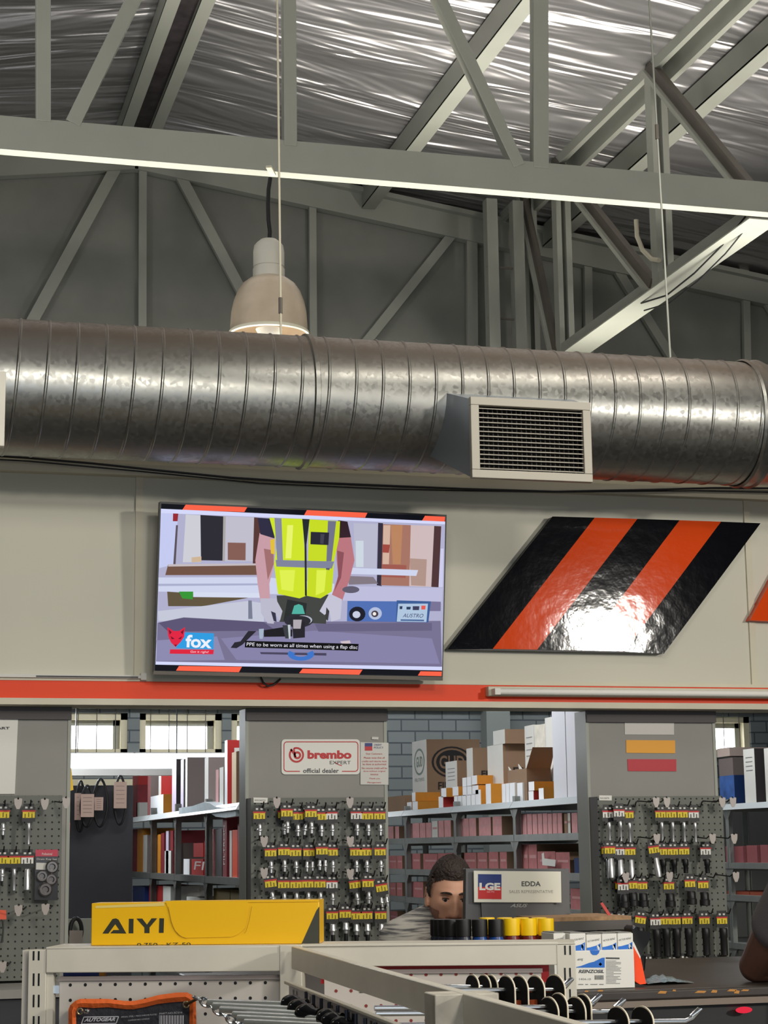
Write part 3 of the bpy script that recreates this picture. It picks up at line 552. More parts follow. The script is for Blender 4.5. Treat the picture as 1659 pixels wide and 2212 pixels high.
b = MB(); b.prism([C3(1040, 415), C3(1283, 420), C3(1283, 785), C3(1040, 783)], (0, .002, 0), M['white2']); b.build('sheet', ns)
f4 = lambda x, y: C3(x, y, YC-.0075)
b = MB(); b.poly([f4(1078, 422), f4(1143, 422), f4(1143, 452), f4(1078, 452)], M['navy']); b.poly([f4(1078, 452), f4(1143, 452), f4(1143, 488), f4(1078, 488)], M['red']); b.build('emblem', ns, smooth=False)
for s_, x0, x1, y in (('CREDIT', 1158, 1225, 446), ('POLICY', 1158, 1240, 470), ('Dear Customers,', 1088, 1232, 524), ('Please note that all', 1070, 1250, 558), ('credits and returns must', 1052, 1268, 588), ('be done as authorised', 1060, 1262, 614), ('No returns credit will be', 1052, 1270, 648), ('done without original', 1066, 1256, 676), ('invoice', 1128, 1194, 702), ('Thank you', 1116, 1208, 740), ('Management', 1100, 1220, 774)):
    text(s_, f4(x0, y), f4(x1, y), f4(x0, y-16), M['red'] if y > 500 else M['navy'], ns)
b = MB(); b.prism([C3(1140, 368), C3(1197, 370), C3(1195, 392), C3(1138, 390)], (0, .003, 0), M['white2']); tag(b.build('sticker'), 'tiny white sticker above the paper notice', 'sticker')
T1 = crop(0, 1500, 5.53); T5 = crop(1250, 1500, 4.056); T8 = crop(1250, 1850, 4.056); T6b = crop(0, 1850, 3.95)
ws = thing('parts_poster', 'white board ending in the word PART on the left column', 'sign', P(10, 1714, Y=YC-.006))
b = MB(); b.prism([P(x, y, Y=YC-.006) for x, y in ((-160, 1553), (39, 1554), (32, 1715), (-150, 1716))], (0, .004, 0), M['white']); b.build('board', ws)
text('SPARE PART', P(-58, 1575.5, Y=YC-.008), P(21, 1575.5, Y=YC-.008), P(-58, 1570, Y=YC-.008), M['black'], ws, off=.03)
C5 = lambda x, y, yy=YC-.003: P(*T5(x, y), Y=yy)
for pts, mm, lb in (([(403, 238), (835, 245), (836, 353), (405, 351)], mat('vinyl_white', (200, 196, 190), .5, bump=.05, bscale=20), 'white'), ([(416, 400), (845, 403), (846, 516), (418, 512)], mat('vinyl_yellow', (232, 160, 16), .5, bump=.05, bscale=20), 'golden yellow'), ([(427, 567), (855, 568), (856, 674), (432, 672)], mat('vinyl_red', (184, 26, 44), .5, bump=.05, bscale=20), 'dark red')):
    b = MB(); b.prism([C5(*p) for p in pts], (0, .002, 0), mm); tag(b.build('vinyl_strip'), lb+' vinyl strip stuck on the right column', 'strip', 'coloured strips on the right column')
# ================================================================== PEGBOARDS
YP = 7.2
def board(nm, x0, x1, y0, y1, label):
    t = thing('pegboard', label, 'pegboard', P((x0+x1)/2, y1, Y=YP)); xc = (x0+x1)/2
    a, c = P(x0, y0, Y=YP).x, P(x1, y0, Y=YP).x; zt_, zb_ = P(xc, y0, Y=YP).z, P(xc, y1, Y=YP).z
    b = MB(); b.box(a, c, YP, YP+.006, zb_, zt_, M['peg']); b.box(a, a+.02, YP+.006, YC, zb_, zt_, SD); b.box(c-.02, c, YP+.006, YC, zb_, zt_, SD); b.build('panel', t); return t
pb = [board('l', -180, 135, 1719, 2120, 'grey perforated panel on the left column, partly out of frame'), board('m', 542, 829, 1723, 2120, 'grey perforated panel under the brembo sign'), board('r', 1291, 1560, 1720, 2092, 'grey perforated panel under the three coloured strips')]
for t, s_, q in ((pb[1], 'BRAKEBITS', [(110, 895), (235, 898), (232, 942), (112, 940)]),):
    b = MB(); b.prism([C3(x, y, YP-.003) for x, y in q], (0, .003, 0), M['white']); b.build('shelf_label', t)
b = MB(); b.prism([C5(x, y, YP-.003) for x, y in ((180, 884), (290, 886), (290, 930), (180, 928))], (0, .003, 0), M['white']); b.build('shelf_label', pb[2])
text('SOCKETS', C5(190, 914, YP-.005), C5(268, 915, YP-.005), C5(190, 902, YP-.005), dk_, pb[2]); text('SOCKETS', C3(122, 924, YP-.005), C3(215, 926, YP-.005), C3(122, 912, YP-.005), dk_, pb[1])
def hook(px, py, bd, tagc=None, ln=.12, kx=0):
    p = P(px, py, Y=YP); b = MB(); b.tube([p, p+V((0, -.01, 0)), p+V((kx*.5, -ln*.8, -.006)), p+V((kx, -ln, .014))], .0026, M['rubber'], 6); h = b.build('hook', bd)
    if tagc:
        s = MB(); q = p+V((kx, -ln-.002, 0)); w_ = .0145
        s.prism([q+V((-w_, 0, .010)), q+V((-w_*.4, 0, .012)), q+V((0, 0, .006)), q+V((w_*.4, 0, .012)), q+V((w_, 0, .010)), q+V((w_*.9, 0, -.01)), q+V((w_*.35, 0, -.028)), q+V((-w_*.35, 0, -.028)), q+V((-w_*.9, 0, -.01))], (0, .002, 0), tagc); s.build('price_tag', h)
tagm = mat('clear_price_tag', (176, 166, 160), .35)
PROTO = {}
def card_proto(kind, lab):
    t = bpy.data.objects.new('socket_card', None); COL.objects.link(t); t.empty_display_size = .03; t.location = (0, 0, 0)
    b = MB(); W_ = .0245
    b.box(-W_, W_, -.0015, .0015, -.066, -.012, M['black']); b.box(-W_*.8, W_*.8, -.0015, .0015, -.012, 0, M['black']); b.box(-.012, .012, -.0015, .0015, -.078, -.066, M['black']); b.build('backing_card', t, smooth=False)
    b = MB(); lm = {'y': M['yellow'], 'w': M['white']}[lab]; b.box(-W_*.9, W_*.9, -.0032, -.0016, -.052, -.030, lm); b.box(-W_, W_, -.003, -.0016, -.030, -.024, M['red'])
    for x in (-.009, .009): b.box(x-.0045, x+.0045, -.003, -.0016, -.018, -.011, M['white2'])
    for x, y in ((0, -.041), (-.013, -.046), (.012, -.046)): b.box(x-.002, x+.002, -.0038, -.0033, y-.008, y+.009, M['black'] if lab == 'w' else mat('dull_print', (110, 100, 20), .6))
    b.build('printed_label', t, smooth=False)
    b = MB(); z = -.074; yc = -.012
    if kind == 'short': b.lathe([(.004, .004), (.0075, 0), (.0085, -.003), (.0085, -.014), (.012, -.018), (.012, -.023), (.0068, -.026), (.0066, -.040), (.005, -.041)], (0, yc, z), M['satin'], 14); b.lathe([(.005, 0), (.004, -.016)], (0, yc, z-.041), M['black'], 10)
    if kind == 'pair':
        for x in (-.011, .011): b.lathe([(.004, .002), (.007, 0), (.007, -.013), (.009, -.016), (.009, -.021), (.0058, -.024), (.0056, -.036)], (x, yc, z), M['satin'], 12)
    if kind == 'long': b.lathe([(.006, .003), (.0078, 0), (.0078, -.024), (.0064, -.026), (.0064, -.074), (.005, -.075)], (0, yc, z), M['satin'], 14)
    if kind == 'fat': b.lathe([(.009, .003), (.011, 0), (.0115, -.026), (.0125, -.028), (.0125, -.072), (.01, -.073)], (0, yc, z), M['satin'], 16)
    if kind == 'bit': b.lathe([(.010, .004), (.012, 0), (.012, -.012), (.014, -.016), (.014, -.022), (.008, -.026), (.0075, -.036)], (0, yc, z), M['satin'], 14); b.lathe([(.008, 0), (.0075, -.055), (.006, -.06)], (0, yc, z-.036), M['black'], 10)
    if kind == 'black': b.lathe([(.010, .004), (.012, 0), (.012, -.02), (.0095, -.024), (.0095, -.05), (.008, -.052)], (0, yc, z), M['black'], 14)
    if kind == 'fatblack': b.lathe([(.014, .006), (.017, 0), (.0175, -.022), (.021, -.025), (.021, -.045), (.018, -.047)], (0, yc, z), mat('impact_socket', (38, 38, 40), .4, .3), 18)
    if kind == 'longblack': b.lathe([(.014, .006), (.0165, 0), (.0165, -.03), (.0145, -.034), (.0145, -.1), (.012, -.103)], (0, yc, z), mat('impact_socket', (38, 38, 40), .4, .3), 18)
    b.build('socket' if kind != 'pair' else 'sockets', t)
    return t
KN = dict(short='chrome bit socket', pair='pair of chrome bit sockets', long='long slim chrome socket', fat='thick long chrome socket', bit='chrome socket with black bit', black='slim black socket', fatblack='squat black impact socket', longblack='long black impact socket', none='carded tool hidden at its foot')
def cards(T, bd, bname, rows, grp):
    for rname, y, items in rows:
        its = sorted(items, key=lambda i: i[0])
        for k, it in enumerate(its):
            x, kind, lab = it[:3]; yy = it[3] if len(it) > 3 else y; tilt = it[4] if len(it) > 4 else 0; dp = it[5] if len(it) > 5 else .06
            px, py = T(x, yy); p0 = P(px, py, Y=YP); p = P(px, py, Y=YP-dp)
            key = (kind, lab)
            if key in PROTO: t = copy_tree(PROTO[key])
            else: t = PROTO[key] = card_proto('short' if kind == 'none' else kind, lab)
            t.location = p; t.rotation_euler = (0, tilt, 0)
            from_ = 'left' if k <= len(its)/2 else 'right'; kk = k if from_ == 'left' else len(its)-1-k
            wd = {0: from_+'most', }.get(kk, ORD[kk]+' from the '+from_)
            tag(t, '%s, %s label, %s, %s row, %s panel' % (KN[kind], 'yellow' if lab == 'y' else 'white', wd, rname, bname), 'socket', grp)
            hook(px, py+2, bd, None, dp+.03)
y_, w_ = 'y', 'w'
cards(T3, pb[1], 'middle', [
 ('top', 962, [(160, 'short', y_), (372, 'short', y_, 955, 0, .03), (400, 'short', y_, 940, 0, .08), (490, 'short', y_, 968), (576, 'short', y_, 962, .12, .03), (608, 'short', y_, 945, 0, .09), (694, 'short', y_, 970), (788, 'short', w_, 966), (1003, 'short', w_, 964), (1100, 'short', y_, 966), (1204, 'short', y_, 966)]),
 ('second', 1285, [(258, 'short', y_), (374, 'short', y_, 1275), (474, 'short', y_, 1283), (592, 'pair', y_, 1283), (703, 'pair', y_, 1270, 0, .09), (726, 'short', y_, 1280, 0, .03), (792, 'short', y_, 1280), (997, 'short', y_, 1280), (1087, 'short', y_, 1280), (1208, 'short', y_, 1278, 0, .08)]),
 ('third', 1556, [(250, 'short', y_, 1552, -.1, .08), (372, 'short', y_, 1560), (478, 'short', y_, 1560), (580, 'short', y_), (685, 'short', y_), (790, 'short', w_, 1562), (982, 'short', y_, 1563, -.1), (1103, 'short', y_, 1552, 0, .08), (1210, 'pair', y_, 1592, -.14, .08)]),
 ('fourth', 1826, [(793, 'bit', y_, 1830, 0, .08), (905, 'bit', y_, 1818, 0, .08), (996, 'bit', y_, 1832), (1092, 'bit', y_, 1830), (1213, 'bit', y_, 1830)]),
], 'carded sockets on the middle panel')
for x, y, bd in ((257, 930, 1), (882, 930, 1), (148, 1262, 1), (885, 1262, 1), (148, 1532, 1), (885, 1540, 1)): hook(*T3(x, y), pb[bd], tagm)
cards(T1, pb[0], 'left', [
 ('upper', 1305, [(-115, 'short', y_), (40, 'short', y_), (345, 'long', y_)]),
 ('lower', 1850, [(-120, 'short', y_), (28, 'short', y_), (172, 'long', y_), (328, 'fat', w_)]),
], 'carded sockets on the left panel')
for x, y, k in ((187, 1290, 0), (500, 1295, 0), (655, 1280, .03)): hook(*T1(x, y), pb[0], tagm, kx=k)
for x, y in ((222, 430), (447, 420), (90, 900)): hook(*T6b(x, y), pb[0], tagm, ln=.16, kx=-.04)
# toothbrush-like tool card far left
t = thing('tool_card', 'orange and black carded tool at the left frame edge', 'tool', P(2, 2040, Y=YP-.05))
b = MB(); b.prism([P(x, y, Y=YP-.05) for x, y in ((-14, 1965), (13, 1966), (14, 1986), (-14, 1986))], (0, .002, 0), mat('orange_label', (232, 92, 60), .5)); b.build('label_top', t)
b = MB(); b.tube([P(x, y, Y=YP-.05) for x, y in ((6, 1988), (7, 2010), (4, 2036))], [.006, .004, .006], M['chrome'], 8); b.build('tool', t)
# wired kit pack
C1 = lambda x, y, yy=YP-.05: P(*T1(x, y), Y=yy)
t = thing('blister_pack', 'large red-headed blister pack of drain plug tools low on the left panel', 'pack', C1(560, 2470))
b = MB(); b.prism([C1(425, 1855), C1(695, 1855), C1(690, 2460), C1(410, 2455)], (0, .003, 0), mat('pack_black', (46, 44, 46), .25)); b.build('backing_card', t)
b = MB(); b.prism([C1(425, 1855, YP-.0515), C1(695, 1855, YP-.0515), C1(692, 1935, YP-.0515), C1(423, 1935, YP-.0515)], (0, .001, 0), mat('pack_red', (190, 30, 60), .3)); b.build('header_print', t)
b = MB(); b.prism([C1(432, 2010, YP-.0515), C1(560, 2014, YP-.0515), C1(560, 2095, YP-.0515), C1(430, 2092, YP-.0515)], (0, .001, 0), M['white2']); b.build('price_sticker', t)
text('Professional', C1(500, 1920, YP-.053), C1(625, 1920, YP-.053), C1(500, 1890, YP-.053), M['white'], t, shear=.2); text('Drain Key Set', C1(440, 1985, YP-.053), C1(680, 1985, YP-.053), C1(440, 1955, YP-.053), M['white2'], t)
for x, y, r in ((620, 2060, .024), (500, 2170, .022), (610, 2210, .022), (540, 2330, .026)):
    b = MB(); b.lathe([(r*1.0, 0), (r, .012), (r*.8, .016), (r*.5, .016), (r*.4, .004)], C1(x, y, YP-.053), mat('blister_tool', (110, 106, 104), .25, .7), 18, axis=(0, -1, 0)); b.build('blister_tool', t)
cards(T5, pb[2], 'right', [
 ('top', 965, [(252, 'long', w_, 965), (350, 'long', w_, 955, 0, .09), (430, 'long', y_, 968), (712, 'long', y_), (806, 'long', y_), (905, 'long', y_), (1002, 'long', w_, 968)]),
 ('second', 1280, [(240, 'long', y_, 1282, 0, .02), (268, 'fat', y_, 1278, 0, .09), (352, 'fat', w_, 1290), (446, 'fat', y_, 1290), (645, 'fat', y_, 1275, -.12, .1), (725, 'black', y_, 1290), (820, 'black', y_, 1290), (918, 'black', y_, 1288), (1107, 'black', w_, 1290)]),
], 'carded sockets on the right panel')
cards(T8, pb[2], 'right', [
 ('third', 170, [(362, 'fatblack', y_, 168), (385, 'fatblack', w_, 178, 0, .1), (462, 'fatblack', y_, 165, 0, .08), (550, 'fatblack', y_, 170), (785, 'fatblack', y_, 172, 0, .08), (970, 'fatblack', y_, 152, 0, .1), (1085, 'fatblack', y_, 162, 0, .1)]),
 ('fourth', 478, [(268, 'longblack', y_), (368, 'longblack', y_), (548, 'longblack', y_, 470, .15, .09), (668, 'longblack', w_, 485), (752, 'longblack', y_), (842, 'longblack', y_), (946, 'longblack', y_, 475), (1096, 'longblack', y_, 475), (1250, 'longblack', y_, 475)]),
 ('fifth', 855, [(606, 'short', y_, 855), (815, 'short', w_, 860), (930, 'short', y_, 850, .1), (1060, 'short', y_, 875), (1155, 'short', y_, 860), (1252, 'short', y_, 860)]),
], 'carded sockets on the right panel')
for x, y in ((515, 935), (608, 935), (1087, 935), (1180, 935), (520, 1250), (1003, 1250), (1190, 1250)): hook(*T5(x, y), pb[2], tagm, kx=.03)
for x, y in ((250, 165), (630, 160), (1205, 160)): hook(*T8(x, y), pb[2], tagm, kx=.03)
# ================================================================== STOCK RACKS
def rack(X, ys, zs, dep, m, label, sag=None, nm='stock_rack', ztop=None):
    t = thing(nm, label, 'shelving', (X, (ys[0]+ys[-1])/2, 0)); zt_ = ztop or zs[0]+.03
    for y in ys:
        for xx in (X, X+dep): b = MB(); b.box(xx-.002, xx+.002, y-.02, y+.02, 0, zt_, m); b.box(xx-.002, xx+.036*(1 if xx == X else -1), y-.0015, y+.0015, 0, zt_, m); b.build('post', t)
    for k, z in enumerate(zs):
        for a, c in zip(ys[:-1], ys[1:]):
            b = MB(); b.box(X-.004, X+dep, a+.004, c-.004, z-.004, z, m); b.hexa([(X-(.03 if k == 0 else .006), a+.004, z-.036), (X-.001, a+.004, z-.037), (X-.001, c-.004, z-.037), (X-(.03 if k == 0 else .006), c-.004, z-.036), (X-.006, a+.004, z), (X-.001, a+.004, z), (X-.001, c-.004, z), (X-.006, c-.004, z)], mat('lit_lip_galvanised', (206, 212, 214), .35, .3) if k == 0 else m); b.box(X, X+dep, a+.006, a+.01, z-.05, z, m)  # top lip: light from above put into paler colour and outward lean
            b.poly([(X-.003, a+.02, z-.036), (X-.003, a+.07, z-.036), (X-.003, a+.02, z-.09)], m); b.poly([(X-.003, c-.02, z-.036), (X-.003, c-.07, z-.036), (X-.003, c-.02, z-.09)], m); b.build('shelf', t)
    return t
def yat(px, X): return P(px, 1800, X=X).y
XA = 3.45; XB = 1.8; XC = 5.2; ysA = [yat(x, XA) for x in (1272, 1112, 983, 876, 800)]
MR = dots(mat('rack_slotted', (150, 154, 150), .45, .35, var=.12, vscale=12), .05, .006, (40, 40, 42), (1, 2))
MS = dots(mat('rack_slotted_dark', (108, 108, 104), .5, .3, var=.12, vscale=12), .05, .006, (30, 30, 32), (1, 2))
zsA = [1.745, 1.565, 1.365, 1.185, 1.0, .6]
rk = rack(XA, ysA[:], zsA, .42, M['rack'], 'galvanised stock rack behind the seated man, filled with faded pink cartons')
CT = {}
def carton(T, X, x0, x1, yt, zb, dep, m, name, label, cat, grp, side=None, lid=None, xo=0, deco=None):
    """carton whose front faces -X; x0..x1 picture extent of its front, yt picture height of its top"""
    if X in (XA, XB, XC): xo = max(xo, .04)
    xa, ya = T(min(x0, x1), yt); xb, yb = T(max(x0, x1), yt); Xp = X+xo
    pa = P(xa, ya, X=Xp); pb_ = P(xb, yb, X=Xp); y1, y0 = pa.y, pb_.y; zt_ = max(zb+.02, (pa.z+pb_.z)/2)
    b = MB(); g = .0015
    b.hexa([(Xp, y0+g, zb), (Xp+dep, y0+g, zb), (Xp+dep, y1-g, zb), (Xp, y1-g, zb), (Xp, y0+g, zt_), (Xp+dep, y0+g, zt_), (Xp+dep, y1-g, zt_), (Xp, y1-g, zt_)], side or m)
    if side and side is not m:
        b.box(Xp-.001, Xp-.0001, y0+g, y1-g, zb, zt_, m)
    o = b.build(name, smooth=False); tag(o, label, cat, grp)
    if deco: deco(o, Xp, y0+g, y1-g, zb, zt_, dep)
    return o
T4 = crop(820, 1500, 3.456)
PK = 'pink cartons on the middle rack'
def pinkrow(rn, zi, lst):
    n = len(lst)
    for k, (x0, x1, yt, *r) in enumerate(lst):
        mm = r[0] if r else (M['pink'] if zi == 1 else M['pink2'])
        wd = ORD[k]+' from the left' if k <= n/2 else (ORD[n-1-k]+' from the right' if k < n-1 else 'rightmost')
        def seam(o, X, y0, y1, zb, zt, dep):
            q = MB(); q.box(X-.002, X-.0012, y0+.1*(y1-y0), y1-.15*(y1-y0), zb+.5*(zt-zb), zb+.62*(zt-zb), mat('faded_label', (196, 148, 146), .8)); q.build('carton_label', o)
        carton(T4, XA, x0, x1, yt, zsA[zi], .3, mm, 'carton', '%s carton, %s, %s shelf of the middle rack' % ('pale green' if mm is M['white2'] else 'faded pink' if zi == 1 else 'brick pink', wd, rn), 'carton', PK, side=M['cardb'], xo=.04, deco=seam)
pinkrow('second', 1, [(65, 104, 985), (116, 145, 985), (186, 243, 965), (246, 297, 962), (300, 343, 960), (346, 387, 957), (389, 434, 945, M['white2']), (438, 479, 943), (483, 532, 940), (562, 612, 932), (614, 666, 926), (668, 720, 924), (740, 830, 918), (843, 912, 910), (1026, 1062, 892), (1066, 1097, 895), (1100, 1138, 893), (1141, 1177, 893), (1180, 1214, 890), (1217, 1252, 888), (1254, 1287, 890), (1290, 1325, 887), (1327, 1362, 886), (1376, 1402, 890, M['cardb']), (1404, 1424, 886, M['white2']), (1432, 1476, 884)])
pinkrow('third', 2, [(68, 128, 1205), (130, 170, 1205), (190, 242, 1190), (244, 304, 1188), (326, 432, 1190), (436, 540, 1186), (554, 606, 1182), (632, 722, 1182), (730, 804, 1180), (814, 886, 1176), (897, 950, 1176), (1030, 1068, 1118), (1070, 1108, 1118), (1110, 1174, 1120), (1178, 1312, 1172), (1314, 1420, 1178)])
T7 = crop(780, 1820, 3.318)
def conv(T, x, y, T2=None): px, py = T(x, y); return ((px-820)*3.456, (py-1500)*3.456)
def c7(l): return [(conv(T7, a, 0)[0], conv(T7, c, 0)[0], conv(T7, 0, y)[1]) for a, c, y in l]
pinkrow('fourth', 3, c7([(205, 250, 288), (255, 296, 288), (322, 372, 282), (374, 446, 282), (500, 560, 280), (1500, 1585, 330), (1595, 1640, 350)]))
pinkrow('fifth', 4, c7([(205, 262, 492), (330, 380, 488), (1500, 1560, 560)]))
b = MB(); q = P(*T4(1275, 1240), X=XA+.009); b.prism([P(*T4(x, y), X=XA+.009) for x, y in ((1210, 1190), (1225, 1180), (1230, 1225), (1315, 1235), (1310, 1285), (1215, 1275))], (.002, 0, 0), M['white2']); tag(b.build('paper_label'), 'torn white label stuck on the widest pink carton', 'label')
carton(T4, XA, 1450, 1540, 1220, zsA[2], .1, mat('navy_pack', (30, 52, 96), .4), 'navy_pack', 'small navy pack at the right end of the third shelf', 'pack', None, xo=.03)
carton(T4, XA, 1478, 1532, 975, zsA[1], .08, mat('navy_pack', (30, 52, 96), .4), 'navy_pack', 'tiny navy pack at the right end of the second shelf', 'pack', None, xo=.03)
# cartons on top of the middle rack
ZT = zsA[0]
def gud(o, X, y0, y1, zb, zt, dep):
    c = V((X-.002, (y0+y1)/2, zt-.3*(zt-zb))); e, g = V((0, 1, 0)), V((0, 0, 1)); q = MB(); ink = mat('green_grey_ink', (120, 134, 124), .7); W2 = (y1-y0)*.36; H2 = (zt-zb)*.19
    for ra, rb_ in (((1, 1)), ((.8, .8))): pass
    n = 24
    for k in range(n):
        a, d = 2*math.pi*k/n, 2*math.pi*(k+1)/n; f = lambda t, s: c+e*W2*s*math.cos(t)+g*H2*s*math.sin(t); q.poly([f(a, 1), f(d, 1), f(d, .84), f(a, .84)], ink)
    text('GUD', c+e*W2*.6-g*H2*.4, c-e*W2*.6-g*H2*.4, c+e*W2*.6+g*H2*.4, ink, o, off=.03); text('FILTERS', c+e*W2*.9-g*H2*1.45, c-e*W2*.9-g*H2*1.45, c+e*W2*.9-g*H2*1.2, ink, o); q.build('printed_emblem', o, smooth=False)
    q = MB(); c = V((X+dep*.47, y0-.002, zt-.32*(zt-zb))); e = V((1, 0, 0)); W2 = dep*.38; H2 = (zt-zb)*.22; ik = mat('black_carton_ink', (34, 30, 30), .8)
    for k in range(n):
        a, d = 2*math.pi*k/n, 2*math.pi*(k+1)/n; f = lambda t, s: c+e*W2*s*math.cos(t)+g*H2*s*math.sin(t); q.poly([f(a, 1), f(d, 1), f(d, .9), f(a, .9)], ik); q.poly([c+V((0, .0005, 0)), f(a, .78)+V((0, .0005, 0)), f(d, .78)+V((0, .0005, 0))], ik)
    q.build('printed_oval', o, smooth=False); text('GUD', c-e*W2*.62-g*H2*.42-V((0, .001, 0)), c+e*W2*.62-g*H2*.42-V((0, .001, 0)), c-e*W2*.62+g*H2*.42-V((0, .001, 0)), M['cardb'], o, off=.02); text('FILTERS', c-e*W2*.7-g*H2*1.75, c+e*W2*.8-g*H2*1.75, c-e*W2*.7-g*H2*1.25, ik, o, off=.02)
def fram(o, X, y0, y1, zb, zt, dep):
    ik = mat('black_carton_ink', (34, 30, 30), .8); h = zt-zb; yy = y0-.002
    text('The', V((X+dep*.45, yy, zt-.36*h)), V((X+dep*.62, yy, zt-.36*h)), V((X+dep*.45, yy, zt-.28*h)), ik, o); text('FRAM', V((X+dep*.2, yy, zt-.5*h)), V((X+dep*.8, yy, zt-.5*h)), V((X+dep*.2, yy, zt-.39*h)), ik, o, off=.03); text('Filter', V((X+dep*.25, yy, zt-.6*h)), V((X+dep*.75, yy, zt-.6*h)), V((X+dep*.25, yy, zt-.53*h)), ik, o)
def lbl(o, X, y0, y1, zb, zt, dep):
    q = MB(); ik = mat('grey_ink', (130, 130, 130), .8)
    for k in range(4): z = zt-(zt-zb)*(.15+.08*k); q.box(X-.003, X-.0012, y0+.2*(y1-y0), y1-.2*(y1-y0), z-.004, z, ik)
    q.build('printed_text', o)
W = M['white2']; B_ = M['cardb']; GT = 'cartons standing on top of the middle rack'
carton(T4, XA, 60, 190, 760, ZT, .26, B_, 'open_carton', 'open plain brown carton at the left end of the middle rack top', 'carton', GT, xo=.03)
carton(T4, XA, 242, 350, 346, ZT, .38, W, 'filter_carton', 'tall filter carton with black oval printed on its brown side', 'carton', GT, side=B_, xo=.22, deco=gud)
carton(T4, XA, 492, 578, 500, ZT, .2, W, 'filter_carton', 'medium white-fronted carton with grey label, below the oval print', 'carton', GT, side=B_, xo=.16, deco=lbl)
carton(T4, XA, 648, 695, 402, ZT, .26, W, 'filter_carton', 'narrow tall white-fronted carton with Fram printed on its side', 'carton', GT, side=B_, xo=.12, deco=fram)
carton(T4, XA, 803, 920, 378, ZT, .3, W, 'filter_carton', 'wide white-fronted carton under the small one, middle of the rack top', 'carton', GT, side=B_, xo=.14, deco=fram)
pz = P(*T4(880, 376), X=XA+.14).z
carton(T4, XA, 847, 935, 268, pz, .26, W, 'filter_carton', 'small white-fronted carton stacked on the wide one', 'carton', GT, side=B_, xo=.14)
carton(T4, XA, 1080, 1150, 232, ZT, .2, W, 'filter_carton', 'white carton left of the tape-wrapped one near the right column', 'carton', GT, xo=.2, deco=lbl)
carton(T4, XA, 1152, 1236, 226, ZT, .2, mat('taped_carton', (206, 198, 180), .3, var=.2, vscale=20), 'filter_carton', 'carton wrapped in yellowed tape, near the right column', 'carton', GT, xo=.2)
carton(T4, XA, 1232, 1290, 172, ZT, .2, W, 'filter_carton', 'tall thin white carton left of the tallest pair', 'carton', GT, xo=.2)
carton(T4, XA, 1282, 1380, 70, ZT, .12, mat('bluish_white_carton', (205, 204, 210), .6), 'tall_carton', 'very tall white carton, left of the tallest pair by the right column', 'carton', GT, xo=.05)
carton(T4, XA, 1384, 1530, 80, ZT, .12, mat('bluish_white_carton', (205, 204, 210), .6), 'tall_carton', 'very tall white carton touching the right column', 'carton', GT, xo=.05)
b = MB()
for x0, x1, yt in ((960, 1016, 540), (1034, 1088, 520)):
    p = [P(*T4(x, y), X=XA+.1) for x, y in ((x0, yt), (x1, yt+70), (x1, yt+140), (x0+20, yt+110))]; b.prism(p, (.003, 0, 0), W)
p = [P(*T4(x, y), X=XA+.1) for x, y in ((1090, 570), (1290, 425))]
pa, pc = P(*T4(975, 540), X=XA+.1), P(*T4(1300, 420), X=XA+.1)
b.box(XA+.05, XA+.19, pc.y+.3, pa.y-.1, ZT, P(*T4(1090, 560), X=XA+.1).z, B_); zz = P(*T4(1090, 560), X=XA+.1).z
b.hexa([(XA+.05, pc.y+.3, zz), (XA+.19, pc.y+.3, zz), (XA+.19, pc.y+.304, zz), (XA+.05, pc.y+.304, zz), (XA+.06, pc.y+.22, zz+.11), (XA+.19, pc.y+.22, zz+.11), (XA+.19, pc.y+.224, zz+.11), (XA+.06, pc.y+.224, zz+.11)], B_)
tag(b.build('open_carton', smooth=False), 'brown carton lying with raised open flaps, left of the tallest white cartons', 'carton')
WE = mat('white_end_flap', (236, 236, 238), .5); SB = 'small amber filter boxes on the middle rack top'
for k, (x0, x1, yt, zb, mm, wh) in enumerate([(205, 240, 805, 0, M['amber'], 'leftmost'), (242, 268, 732, 1, M['amber'], 'upper box left of the black oval carton'), (245, 285, 800, 0, M['amber'], 'under the upper left box'), (440, 475, 762, 0, M['redc'], 'red sided, below the grey label carton'), (460, 498, 700, 1, M['amber'], 'stacked left of the white ends'), (545, 588, 690, 1, M['amber'], 'in the middle of the stack'),
 (556, 582, 760, 0, W, 'bottom row first'), (586, 612, 757, 0, W, 'bottom row second'), (616, 646, 752, 0, W, 'bottom row third'), (650, 680, 750, 0, W, 'bottom row fourth'), (684, 714, 745, 0, W, 'bottom row fifth'), (716, 756, 712, 0, M['amber'], 'taller, ending the bottom row'),
 (620, 650, 690, 1, W, 'second row first'), (654, 688, 686, 1, W, 'second row second'), (692, 738, 680, 1, M['amber'], 'second row last'), (618, 648, 622, 2, W, 'top row first'), (652, 684, 616, 2, W, 'top row second'), (688, 728, 606, 2, M['amber'], 'top row last'), (792, 830, 668, 0, M['amber'], 'lone box below the wide carton'),
 (912, 940, 668, 0, W, 'first white box by the open carton'), (942, 968, 664, 0, W, 'second white box by the open carton'), (970, 1010, 660, 0, W, 'third white box by the open carton'), (1026, 1068, 660, 0, W, 'fourth white box by the open carton'),
 (1112, 1155, 652, 1, M['amber'], 'upper box left of the tall white cartons'), (1112, 1150, 722, 0, M['redc'], 'red sided lower box left of the tall white cartons'), (1188, 1225, 700, 0, M['amber'], 'box touching the tall white carton')]):
    z = ZT
    if zb:
        z = P(*T4((x0+x1)/2, yt+64), X=XA+.02).z
        if z < ZT+.03: z = ZT
    carton(T4, XA, x0, x1, yt, z, .17, WE, 'filter_box', 'white-ended filter box, '+wh, 'box', SB, side=mm, xo=.015)
